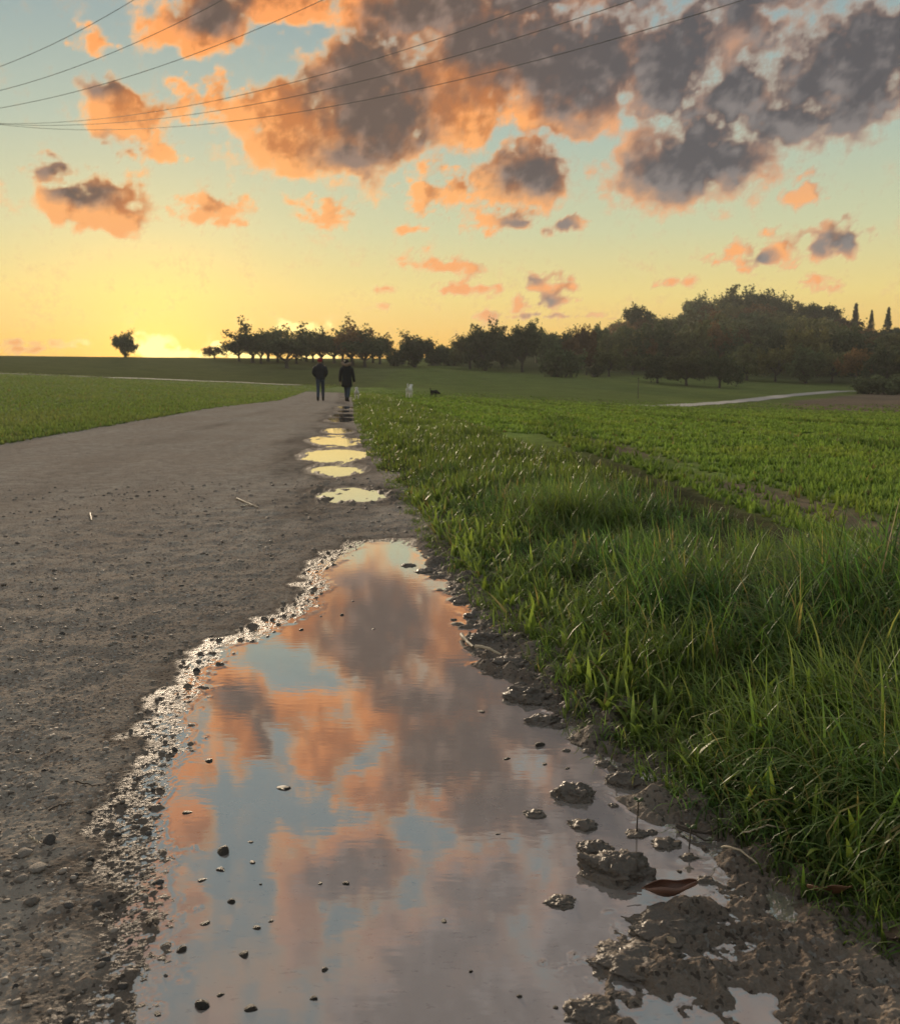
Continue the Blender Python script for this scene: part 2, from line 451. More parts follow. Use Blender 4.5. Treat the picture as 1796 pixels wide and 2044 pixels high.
WATER = -0.010
_pp = [(735, 1084), (690, 1108), (650, 1140), (662, 1178), (610, 1232), (545, 1262), (470, 1290), (432, 1335), (392, 1385), (372, 1440), (372, 1490), (345, 1560), (328, 1640), (335, 1720), (345, 1800), (330, 1880), (318, 1960), (305, 2044), (290, 2180),
       (1330, 2200), (1420, 2040), (1300, 2005), (1140, 1980), (1120, 1935), (1230, 1900), (1262, 1850), (1340, 1825), (1440, 1800), (1455, 1740), (1400, 1690), (1345, 1640), (1330, 1590), (1235, 1545), (1185, 1490), (1120, 1420), (1050, 1385), (975, 1330), (935, 1280), (945, 1225), (905, 1180), (870, 1140), (842, 1105), (800, 1082)]
PUDDLE = np.array([on_level(u, v, WATER) for u, v in _pp])
def poly_sd(x, y, P):
    """signed distance to a closed outline, negative inside"""
    d2 = np.full(x.shape, 1e9); ins = np.zeros(x.shape, bool)
    for (x0, y0), (x1, y1) in zip(P, np.roll(P, -1, 0)):
        ex, ey = x1 - x0, y1 - y0
        t = np.clip(((x - x0) * ex + (y - y0) * ey) / (ex * ex + ey * ey), 0, 1)
        d2 = np.minimum(d2, (x - x0 - t * ex) ** 2 + (y - y0 - t * ey) ** 2)
        c = (y0 > y) != (y1 > y)
        if ey != 0: ins ^= c & (x < ex * (y - y0) / ey + x0)
    return np.where(ins, -1, 1) * np.sqrt(d2)
_fp = [(706, 987, 70, 15), (668, 938, 54, 11.5), (668, 908, 68, 14), (664, 881, 50, 10), (673, 861, 24, 5), (681, 839, 26, 4), (683, 830, 26, 2.6), (687, 822, 14, 2.0), (688, 814, 15, 2.0)]
FAR_PUDDLES = []
for (u, v, ru, rv) in _fp:
    a, b, c = ground_hit(u, v + rv), ground_hit(u, v - rv), ground_hit(u, v)
    cx, cy = (a + b) / 2; dist = np.hypot(*c)
    FAR_PUDDLES.append((cx, cy, ru / FPX * dist, np.hypot(*(b - a)) / 2, math.atan2(cx, cy)))
def far_sd(x, y, p):
    cx, cy, rx, ry, th = p
    dx, dy = x - cx, y - cy
    c, s = math.cos(th), math.sin(th)
    lx, ly = dx * c - dy * s, dx * s + dy * c
    return (np.hypot(lx / rx, ly / ry) - 1) * min(rx, ry)

def path_height(x, y):
    """height of the gravel and mud, with the wet band attribute"""
    base = terrain(x, y)
    near = np.hypot(x, y)
    lod = 1 - sstep(near, 6, 14)
    sd0 = np.full(x.shape, 9.0)
    nm = near < 9
    sd0[nm] = poly_sd(x[nm], y[nm], PUDDLE)
    wob = 0.030 * fbm(x * 5, y * 5, 3, .5, 3) + 0.014 * fbm(x * 21, y * 21, 3, .55, 4)
    sd = sd0 + wob * sstep(sd0, -0.3, 0.02)
    mid = np.interp(y, [1.0, 1.6, 2.5, 3.5, 4.5], [0.12, 0.12, -0.02, -0.15, -0.18])
    right = sstep(x - mid, -0.02, 0.10)
    rise = np.where(sd > 0, (1 - right) * (0.0012 * sstep(sd, 0, .03) + 0.0060 * sstep(sd, 0.045, .22) + 0.010 * sstep(sd, .2, .8)) + right * (0.006 * sstep(sd, 0, .05) + 0.022 * sstep(sd, 0, .40)),
                    -0.014 * sstep(-sd, 0, 0.22) - 0.004 * sstep(-sd, 0, .03))
    z = WATER + rise
    # bumps in the wet band, trodden mud on the verge side, gravel everywhere
    band = np.exp(-((sd - 0.05) / 0.09) ** 2) * (1 - right)
    f1 = fbm(x * 42, y * 42, 4, .62, 21)
    f2 = fbm(x * 110, y * 110, 2, .55, 25)
    z = z + band * lod * (0.0014 * f1 + 0.0012 * f2 + 0.0007 * fbm(x * 240, y * 240, 2, .5, 26))
    isl = np.clip(fbm(x * 24, y * 24, 2, .5, 29) - 0.52, 0, 1)
    z = z + lod * isl * 0.018 * sstep(sd, -0.40, -0.02) * (1 - sstep(sd, 0.05, 0.25)) * (0.25 + 0.75 * sstep(sd, -0.12, 0.02))
    mud = right * sstep(sd, -0.10, 0.06)
    ridg = 1 - np.abs(fbm(x * 9, y * 9, 4, .55, 33))
    z = z + mud * lod * (0.022 * (ridg - 0.74) + 0.0026 * f1 + 0.0017 * f2 + 0.0010 * fbm(x * 260, y * 260, 2, .5, 26))
    clump = np.clip(fbm(x * 6.5 + 3, y * 6.5, 3, .55, 37) - 0.18, 0, 1)
    z = z + lod * right * clump * 0.034 * sstep(sd, -0.16, 0.0) * (1 - sstep(sd, .25, .5))
    dry = sstep(sd, 0.10, 0.30) * (1 - right)
    peb = np.clip(fbm(x * 55 + 7, y * 55, 2, .5, 41) - 0.33, 0, 1)
    z = z + dry * lod * (0.0022 * f1 + 0.0010 * f2 + 0.0075 * peb + 0.007 * fbm(x * 6, y * 6, 3, .5, 43)) + (1 - lod) * dry * 0.010 * fbm(x * 5, y * 5, 4, .6, 47)
    # wheel tracks and the puddles further on
    wet = np.clip(1 - sstep(sd + 0.05 * fbm(x * 9, y * 9, 3, .5, 58), 0.07, 0.22), 0, 1)
    wet = np.maximum(wet * (1 - right), right * (0.35 + 0.5 * (1 - sstep(sd, 0.0, 0.40))))
    z = np.where(near < 9, z, 0.004 + z * 0)
    blend = sstep(near, 5.0, 6.5)
    zz = 0.006 + 0.010 * fbm(x * 1.3, y * .6, 3, .5, 53) + 0.0035 * fbm(x * 30, y * 30, 3, .6, 55)
    z = z * (1 - blend) + zz * blend
    for p in FAR_PUDDLES:
        s = far_sd(x, y, p) + (0.26 * fbm(x * 2.6, y * 1.0, 4, .6, 61) + 0.05) * min(1, p[2])
        m = sstep(s, 0.35, 0.02)
        lump = (0.014 if p is FAR_PUDDLES[0] else 0.006) * np.clip(fbm(x * 7, y * 3.0, 4, .6, 63) - .05, 0, 1) * sstep(s, -0.45 if p is FAR_PUDDLES[0] else -.25, 0.05)
        tgt = np.where(s > 0, -0.003 + 0.007 * sstep(s, 0, .25), -0.003 - 0.014 * sstep(-s, 0, .12)) + lump * 2
        z = z * (1 - m) + tgt * m
        wet = np.maximum(wet, 0.85 * sstep(s, 0.30, 0.0))
    # damp wheel lines
    q = (x - x_left(y)) / np.maximum(x_right(y) - x_left(y), .5)
    rut = np.exp(-((q - 0.86) / 0.10) ** 2) * sstep(near, 3.2, 5.5) + 0.45 * np.exp(-((q - 0.42) / 0.07) ** 2) + 0.25 * np.exp(-((q - 0.62) / 0.05) ** 2)
    wet = np.maximum(wet, np.clip(0.70 * rut * (0.75 + 0.8 * fbm(x * 1.4, y * .5, 4, .6, 65)), 0, .75))
    wet = np.maximum(wet, 0.34 * sstep(sd, .75, .15) * (1 - sstep(near, 6, 8)))
    return base + z, wet, sd, right

# ------------------------------------------------------------------ materials of the land
def mat_path():
    m, g, b = material("gravel_and_mud")
    pos = g.n.new('ShaderNodeTexCoord').outputs['Object']
    wet = attr(g, 'wet')
    n0 = g.noise(g.v('MULTIPLY', pos, (1.0, 0.45, 1.0)), 1.1, 5.0, 0.65)
    n1 = g.noise(pos, 9.0, 5.0, 0.65)
    n2 = g.noise(pos, 120.0, 4.0, 0.7)
    v = g.voro(pos, 170.0, out='Color')
    vs_ = g.sep(v)
    c = g.mix(g.ss(n0, 0.35, 0.68), (0.410, 0.335, 0.270), (0.500, 0.435, 0.365))
    c = g.mix(g.m('MULTIPLY', g.ss(n1, 0.40, 0.62), 0.75), c, (0.280, 0.224, 0.180))
    c = g.mix(g.m('MULTIPLY', g.ss(n2, 0.35, 0.75), 0.55), c, (0.42, 0.36, 0.30))
    c = g.mix(g.m('MULTIPLY', g.ss(vs_[0], 0.86, 0.90), g.ss(n1, .45, .6)), c, (0.46, 0.43, 0.39))
    c = g.mix(g.m('MULTIPLY', g.ss(vs_[1], 0.86, 0.90), 0.7), c, (0.09, 0.075, 0.065))
    wetf = g.ss(wet, 0.05, 0.90)
    c = g.mix(wetf, c, g.mix(1.0, c, (0.46, 0.44, 0.43), 'MULTIPLY'))
    g.l.new(c, b.inputs['Base Color'])
    rr = g.m('ADD', g.m('MULTIPLY_ADD', g.ss(wet, 0.62, 0.97), -0.50, 0.94), g.m('MULTIPLY', g.m('SUBTRACT', n1, .5), 0.25))
    g.l.new(rr, b.inputs['Roughness'])
    soak = g.ss(wet, 0.62, 0.97)
    g.l.new(g.lin(soak, 0, 1, 0.0, 0.035), b.inputs['Specular IOR Level'])
    bn = g.n.new('ShaderNodeBump'); bn.inputs['Strength'].default_value = 1.0; bn.inputs['Distance'].default_value = 0.006
    h = g.m('ADD', g.m('MULTIPLY', n2, 1.0), g.m('MULTIPLY', g.voro(pos, 140.0), -0.5))
    g.l.new(h, bn.inputs['Height']); g.l.new(bn.outputs[0], b.inputs['Normal'])
    return m
def mat_ground():
    m, g, b = material("field_soil_and_grass")
    pos = g.n.new('ShaderNodeTexCoord').outputs['Object']
    tint = attr(g, 'tint', 'Color')
    n1 = g.noise(pos, 0.35, 5.0, 0.65)
    n2 = g.noise(pos, 5.0, 5.0, 0.7)
    f = g.m('ADD', g.m('MULTIPLY', g.m('SUBTRACT', n1, .5), 0.9), g.m('MULTIPLY_ADD', g.m('SUBTRACT', n2, .5), 1.3, 1.0))
    c = g.n.new('ShaderNodeVectorMath'); c.operation = 'SCALE'; g.l.new(tint, c.inputs[0]); g.l.new(f, c.inputs['Scale'])
    g.l.new(c.outputs[0], b.inputs['Base Color'])
    b.inputs['Roughness'].default_value = 0.95; b.inputs['Specular IOR Level'].default_value = 0.0
    bn = g.n.new('ShaderNodeBump'); bn.inputs['Strength'].default_value = 0.7; bn.inputs['Distance'].default_value = 0.06
    g.l.new(n2, bn.inputs['Height']); g.l.new(bn.outputs[0], b.inputs['Normal'])
    return m
def mat_water():
    """silty water: a mirror at low angles, showing its brown silt when looked into"""
    m, g, b = material("muddy_water")
    o = g.n['Material Output']; g.n.remove(b)
    pos = g.n.new('ShaderNodeTexCoord').outputs['Object']
    n1 = g.noise(pos, 14.0, 5.0, 0.65)
    n2 = g.noise(g.v('MULTIPLY', pos, (1.0, 2.2, 1.0)), 48.0, 4.0, 0.65)
    c = g.mix(n1, (0.245, 0.205, 0.182), (0.310, 0.268, 0.240))
    c = g.mix(g.m('MULTIPLY', g.ss(n2, 0.60, 0.70), 0.6), c, (0.13, 0.10, 0.085))
    n3 = g.noise(g.v('MULTIPLY', pos, (1.0, 2.6, 1.0)), 20.0, 2.0, 0.5)
    bn = g.n.new('ShaderNodeBump'); bn.inputs['Strength'].default_value = 0.03; bn.inputs['Distance'].default_value = 0.003
    g.l.new(n3, bn.inputs['Height'])
    df = g.n.new('ShaderNodeBsdfDiffuse'); g.l.new(c, df.inputs[0])
    gl = g.n.new('ShaderNodeBsdfGlossy'); gl.inputs['Roughness'].default_value = 0.035; gl.inputs[0].default_value = (1, 1, 1, 1); g.l.new(bn.outputs[0], gl.inputs['Normal'])
    lw = g.n.new('ShaderNodeLayerWeight'); lw.inputs[0].default_value = 0.5
    f = g.m('MULTIPLY_ADD', g.m('POWER', lw.outputs['Facing'], 2.2), 0.80, 0.20)
    mx = g.n.new('ShaderNodeMixShader'); g.l.new(f, mx.inputs[0]); g.l.new(df.outputs[0], mx.inputs[1]); g.l.new(gl.outputs[0], mx.inputs[2])
    g.l.new(mx.outputs[0], o.inputs['Surface'])
    return m
MAT_PATH, MAT_GROUND, MAT_WATER = mat_path(), mat_ground(), mat_water()

# ------------------------------------------------------------------ ground sheet out to the horizon
C_CROP = np.array((0.225, 0.285, 0.080)); C_CROP2 = np.array((0.150, 0.175, 0.060)); C_SOIL = np.array((0.210, 0.160, 0.110))
C_LEFT = np.array((0.230, 0.265, 0.105)); C_FAR = np.array((0.125, 0.130, 0.048)); C_BROWN = np.array((0.20, 0.150, 0.105)); C_WOOD = np.array((0.060, 0.066, 0.030))
C_VERGE = np.array((0.085, 0.078, 0.042))
def left_track_y(x):            # pale farm track across the left field
    return np.interp(x, _lt[:, 0], _lt[:, 1])
_lt = np.array(sorted([tuple(ground_hit(u, v)) for (u, v) in ((-150, 741), (0, 746), (150, 751), (300, 757), (450, 763), (600, 769), (720, 773))]))
def row_shift(x, y):
    return x - (1.98 - 0.055 * (y - 4.6))
def region_tint(x, y):
    n = len(x)
    c = np.tile(C_LEFT, (n, 1))
    d = np.hypot(x, y); a = np.degrees(np.arctan2(x, y))
    xr = x_right(np.clip(y, -6, 70))
    onr = x > xr - 0.2 - 0.002 * d
    w = fbm(x * .25, y * .06, 3, .5, 81)
    rows = row_shift(x, y) + 0.35 * w
    crop = C_CROP[None] * (1 + 0.22 * fbm(x * 1.4, y * .35, 4, .6, 83))[:, None]
    band = sstep(np.sin(rows * 1.9 + 1.5 * w) + 0.6 * fbm(x * .5, y * .12, 3, .5, 85), 0.55, 1.2)
    crop = crop * (1 - band[:, None] * .55) + C_CROP2 * band[:, None] * .55
    soil = np.exp(-((row_shift(x, y) - 0.05) / 0.32) ** 2) * sstep(fbm(x * .8, y * .5, 3, .5, 87), -0.75, 0.1) * (1 - sstep(y, 9, 16))
    crop = crop * (1 - soil[:, None]) + C_SOIL * soil[:, None]
    vg = sstep(row_shift(x, y), -0.15, -0.45) * (1 - sstep(y, 7, 12))
    crop = crop * (1 - vg[:, None]) + C_VERGE * vg[:, None]
    c[onr] = crop[onr]
    # beyond the crop: meadow, then the wood's floor; beyond the left track: stubble to the ridge
    mead = sstep(d, 50, 62) * sstep(a, -8, 2)
    C_M = np.array((0.150, 0.180, 0.055))
    c = c * (1 - mead[:, None]) + C_M * mead[:, None]
    wood = sstep(d + 8 * fbm(x * .05, y * .05, 3, .5, 89), np.interp(a, [-5, 3, 12, 22, 30], [175, 148, 148, 140, 135]), np.interp(a, [-5, 3, 12, 22, 30], [205, 165, 165, 160, 150])) * sstep(a, -4, 1)
    c = c * (1 - wood[:, None]) + C_WOOD * wood[:, None]
    far = (y > left_track_y(x)) & (x < _lt[-1, 0] + 60) & (a < 6)
    fw = np.where(far, 1 - mead, 0.0)
    c = c * (1 - fw[:, None]) + C_FAR * fw[:, None]
    brown = sstep(poly_sd(x, y, BROWN) + 1.5 * fbm(x * .1, y * .1, 3, .5, 90), 1.0, -1.0)
    c = c * (1 - brown[:, None]) + C_BROWN * brown[:, None]
    return np.clip(c, 0.01, 1)
BROWN = np.array([tuple(ground_hit(u, v)) for (u, v) in ((1560, 806), (1660, 792), (1735, 784), (1900, 784), (2050, 800), (2000, 838), (1800, 835), (1650, 826))])
def polar_sheet(az, dist):
    A, D = np.meshgrid(np.radians(az), dist)
    idx = np.arange(A.size).reshape(A.shape)
    q = np.stack([idx[:-1, :-1], idx[:-1, 1:], idx[1:, 1:], idx[1:, :-1]], -1).reshape(-1, 4)
    return (D * np.sin(A)).ravel(), (D * np.cos(A)).ravel(), q
def build_ground():
    az = np.concatenate([np.arange(-180, -37, 3.0), np.arange(-37, 37, 0.16), np.arange(37, 180.1, 3.0)])
    dist = np.concatenate([np.exp(np.linspace(math.log(0.25), math.log(420), 420)), np.array([460, 520, 600])])
    x, y, q = polar_sheet(az, dist)
    z = terrain(x, y)
    d = np.hypot(x, y)
    z += 0.015 * fbm(x * 2, y * 2, 4, .5, 101) * (1 - sstep(d, 20, 60)) + 0.05 * fbm(x * .15, y * .15, 3, .5, 103) * sstep(d, 20, 60)
    xr, xl = x_soil(np.clip(y, -6, 70)), x_left(np.clip(y, -6, 70))
    ins = np.minimum(xr - x, x - xl)
    ins = np.where((y > -6) & (y < 70), ins, -5)
    wob = 0.06 * fbm(x * 2.5, y * 2.5, 3, .5, 105)
    z += np.where(x > (xl + xr) / 2, 0.07, 0.03) * sstep(-(ins + wob), -0.02, 0.40) * (1 - sstep(d, 40, 70))
    z -= 0.12 * sstep(ins + wob, 0.0, 0.20)
    r0 = np.arange(len(az)) ; V = np.stack([x, y, z], 1)
    # close the middle under the camera
    V = np.vstack([V, [[0, 0, terrain(np.array([0.]), np.array([0.]))[0] - .12]]])
    tri = np.stack([r0[:-1], np.full(len(az) - 1, len(V) - 1), r0[1:]], 1)
    t = region_tint(V[:, 0], V[:, 1])
    return mesh_np("ground", V, quads=q[:, ::-1] if False else q, tris=tri, mat=MAT_GROUND, attrs=dict(tint=t), kind='structure')
GROUND = build_ground()

def build_path():
    az = np.arange(-36, 36.01, 0.08)
    v = np.concatenate([np.linspace(2500, 2070, 90), np.linspace(2068, 800, 880)])      # rows evenly spread to the eye
    el = np.radians(PITCH) + np.arctan((v - CY) / FPX)
    dist = CAM_H / np.tan(el)
    dist = np.concatenate([dist[dist < 30], np.exp(np.linspace(math.log(30.1), math.log(64), 60))])
    x, y, q = polar_sheet(az, dist)
    xr, xl = x_soil(y), x_left(y)
    ins = np.minimum(xr - x, x - xl)
    k = (ins > -0.45)[q].any(1)
    q = q[k]; used, inv = np.unique(q, return_inverse=True)
    x, y, ins = x[used], y[used], ins[used]
    z, wet, sd, right = path_height(x, y)
    z = z - 0.10 * sstep(-ins, 0.12, 0.45)
    return mesh_np("path", np.stack([x, y, z], 1), quads=inv.reshape(-1, 4), mat=MAT_PATH, attrs=dict(wet=wet), kind='structure')
PATH = build_path()
def build_near_path():
    """coarse continuation of the path beside and behind the photographer"""
    xs = np.linspace(-5, 2, 60); ys = np.linspace(-6, 6.5, 110)
    X, Y = np.meshgrid(xs, ys); x, y = X.ravel(), Y.ravel()
    idx = np.arange(x.size).reshape(X.shape)
    q = np.stack([idx[:-1, :-1], idx[:-1, 1:], idx[1:, 1:], idx[1:, :-1]], -1).reshape(-1, 4)
    ins = np.minimum(x_right(y) - x, x - x_left(y))
    a = np.abs(np.degrees(np.arctan2(x, y))); d = np.hypot(x, y)
    fine = ((a < 35.0) & (d > 0.58))
    k = ~(fine[q].all(1)) & (ins > -0.3)[q].any(1)
    z = terrain(x, y) + 0.003 - 0.10 * sstep(-ins, 0.05, 0.3) - np.where((a < 36) & (d > .5), 0.03, 0)
    o = mesh_np("path", np.stack([x, y, z], 1), quads=q[k], mat=MAT_PATH, attrs=dict(wet=np.zeros(len(x))), kind='structure')
    return o
build_near_path()

# ------------------------------------------------------------------ water
def build_main_puddle():
    (x0, y0), (x1, y1) = PUDDLE.min(0) - 0.25, PUDDLE.max(0) + 0.25
    y0 = max(y0, 0.55)
    az = np.arange(-36, 36.01, 0.11)
    v = np.linspace(2500, 1060, 620)
    dist = CAM_H / np.tan(np.radians(PITCH) + np.arctan((v - CY) / FPX))
    x, y, q = polar_sheet(az, dist)
    sd = poly_sd(x, y, PUDDLE)
    k = (sd < 0.22)[q].any(1); q = q[k]
    used, inv = np.unique(q, return_inverse=True)
    x, y = x[used], y[used]
    zg, _, _, _ = path_height(x, y)
    z = WATER + terrain(x, y)
    depth = z - zg
    z = z + 0.0007 * np.exp(-np.clip(depth, 0, 1) / 0.0012)         # water creeping up whatever stands in it
    o = mesh_np("puddle", np.stack([x, y, z], 1), quads=inv.reshape(-1, 4), mat=MAT_WATER, kind='structure')
    o['label'] = 'large muddy puddle along the path edge mirroring the evening sky'
build_main_puddle()
def build_far_puddles():
    for i, p in enumerate(FAR_PUDDLES):
        cx, cy, rx, ry, th = p
        n = 96; t = np.linspace(0, 2 * math.pi, n, endpoint=False)
        V = [(cx, cy, terrain(np.array([cx]), np.array([cy]))[0] - 0.0028)]
        for f in (0.5, 1.35):
            lx, ly = f * rx * np.cos(t), f * ry * np.sin(t)
            X = cx + lx * math.cos(th) + ly * math.sin(th); Y = cy - lx * math.sin(th) + ly * math.cos(th)
            V += [(a, b, terrain(np.array([cx]), np.array([cy]))[0] - 0.0028) for a, b in zip(X, Y)]
        tris = [(0, 1 + k, 1 + (k + 1) % n) for k in range(n)]
        quads = [(1 + k, 1 + n + k, 1 + n + (k + 1) % n, 1 + (k + 1) % n) for k in range(n)]
        o = mesh_np("puddle", np.array(V), quads=quads, tris=tris, mat=MAT_WATER, kind='structure', smooth=False)
        o['label'] = ['puddle broken up by mud ridges on the path', 'oval puddle mirroring pale yellow sky on the path', 'widest oval puddle in the row, mirroring yellow sky', 'puddle mirroring orchard trees'][i] if i < 4 else 'small distant puddle in the wheel track'
build_far_puddles()
def strip(name, pts, width, col, mat_name, lift=0.03):
    pts = np.array(pts); t = np.gradient(pts, axis=0); t /= np.linalg.norm(t, axis=1)[:, None]
    nrm = np.stack([-t[:, 1], t[:, 0]], 1); w = np.asarray(width)[:, None] / 2
    cols = []
    for f in (-1, -.33, .33, 1):
        P = pts + nrm * w * f
        cols.append(np.column_stack([P, terrain(P[:, 0], P[:, 1]) + lift + 0.05 * fbm(P[:, 0] * .15, P[:, 1] * .15, 3, .5, 103)]))
    V = np.concatenate(cols); n = len(pts)
    q = [(c * n + i, c * n + i + 1, (c + 1) * n + i + 1, (c + 1) * n + i) for c in range(3) for i in range(n - 1)]
    return mesh_np(name, V, quads=q, mat=simple_mat(mat_name, col, 0.95, 0.2, 2.0), kind='structure')
def dense(px, n=80):
    P = np.array([ground_hit(u, v) for u, v in px])
    s = np.linspace(0, len(P) - 1, n)
    return np.stack([np.interp(s, np.arange(len(P)), P[:, k]) for k in (0, 1)], 1)
_t = dense([(1180, 808), (1225, 811), (1290, 811), (1360, 809), (1440, 804), (1510, 797), (1570, 790), (1620, 785), (1680, 781), (1735, 781)])
strip("farm_track", _t, np.interp(np.linspace(0, 1, 80), [0, .12, .5, 1], [1.2, 2.1, 2.1, 2.4]), (0.42, 0.38, 0.35), "pale_track")
_t = np.column_stack([np.linspace(_lt[0, 0], _lt[-2, 0], 80), left_track_y(np.linspace(_lt[0, 0], _lt[-2, 0], 80))])
strip("farm_track", _t, np.full(80, 1.6), (0.36, 0.34, 0.27), "worn_track", 0.06)

# ------------------------------------------------------------------ grass
def mat_grass(name, trans=0.42, rough=0.42, spec=0.42):
    m, g, b = material(name)
    o = g.n['Material Output']
    tint = attr(g, 'tint', 'Color')
    g.l.new(tint, b.inputs['Base Color'])
    b.inputs['Roughness'].default_value = rough; b.inputs['Specular IOR Level'].default_value = spec
    t = g.n.new('ShaderNodeBsdfTranslucent'); g.l.new(g.mix(1.0, tint, (1.0, 1.08, 0.65), 'MULTIPLY'), t.inputs[0])
    mx = g.n.new('ShaderNodeMixShader'); mx.inputs[0].default_value = trans
    g.l.new(b.outputs[0], mx.inputs[1]); g.l.new(t.outputs[0], mx.inputs[2]); g.l.new(mx.outputs[0], o.inputs['Surface'])
    return m
MAT_GRASS = mat_grass("grass_blade", 0.48, 0.45, 0.35)
MAT_CROP = mat_grass("crop_leaf", 0.35, 0.7, 0.06)
def blades(x, y, z, h, phi, th0, curl, w, seg, tint):
    """arching blades: V, quads, per-vertex tint"""
    n = len(x)
    px, pz = np.zeros(n), np.zeros(n)
    sx, cx = np.cos(phi), np.sin(phi)
    rows = []
    for k in range(seg + 1):
        t = k / seg
        ww = w * (1 - t ** 1.6) * 0.5 + 0.0002
        cxx, cyy = x + px * sx, y + px * cx
        rows.append(np.stack([np.stack([cxx - cx * ww, cyy + sx * ww, z + pz], 1), np.stack([cxx + cx * ww, cyy - sx * ww, z + pz], 1)], 1))
        th = th0 + curl * (t + .5 / seg) ** 1.5
        px = px + np.sin(th) * h / seg; pz = pz + np.cos(th) * h / seg
    V = np.stack(rows, 1).reshape(n, (seg + 1) * 2, 3)
    base = (np.arange(n) * (seg + 1) * 2)[:, None]
    q = np.concatenate([np.stack([base + 2 * k, base + 2 * k + 1, base + 2 * k + 3, base + 2 * k + 2], -1) for k in range(seg)], 1).reshape(-1, 4)
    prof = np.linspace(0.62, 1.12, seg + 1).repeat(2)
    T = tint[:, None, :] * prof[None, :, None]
    return V.reshape(-1, 3), q, T.reshape(-1, 3)
def join(parts):
    V, Q, T, off = [], [], [], 0
    for v, q, t in parts:
        V.append(v); Q.append(q + off); T.append(t); off += len(v)
    return np.concatenate(V), np.concatenate(Q), np.concatenate(T)
def ground_top(x, y):
    d = np.hypot(x, y)
    xr, xl = x_soil(y), x_left(y)
    ins = np.minimum(xr - x, x - xl)
    wob = 0.06 * fbm(x * 2.5, y * 2.5, 3, .5, 105)
    z = terrain(x, y) + 0.015 * fbm(x * 2, y * 2, 4, .5, 101) * (1 - sstep(d, 20, 60)) + 0.05 * fbm(x * .15, y * .15, 3, .5, 103) * sstep(d, 20, 60)
    z += np.where(x > (xl + xr) / 2, 0.07, 0.03) * sstep(-(ins + wob), -0.02, 0.40) * (1 - sstep(d, 40, 70))
    return z
def grass_tint(n, greens, dry=0.05):
    a, b = np.array(greens[0]), np.array(greens[1])
    f = rng.random(n)[:, None]
    t = (a * (1 - f) + b * f) * (0.75 + 0.5 * rng.random(n))[:, None]
    k = rng.random(n) < dry
    t[k] = np.array((0.34, 0.27, 0.12)) * (0.6 + 0.6 * rng.random(k.sum()))[:, None]
    return t
G_DARK, G_MID, G_LIGHT, G_YEL = (0.085, 0.120, 0.040), (0.140, 0.190, 0.052), (0.220, 0.275, 0.062), (0.310, 0.320, 0.055)
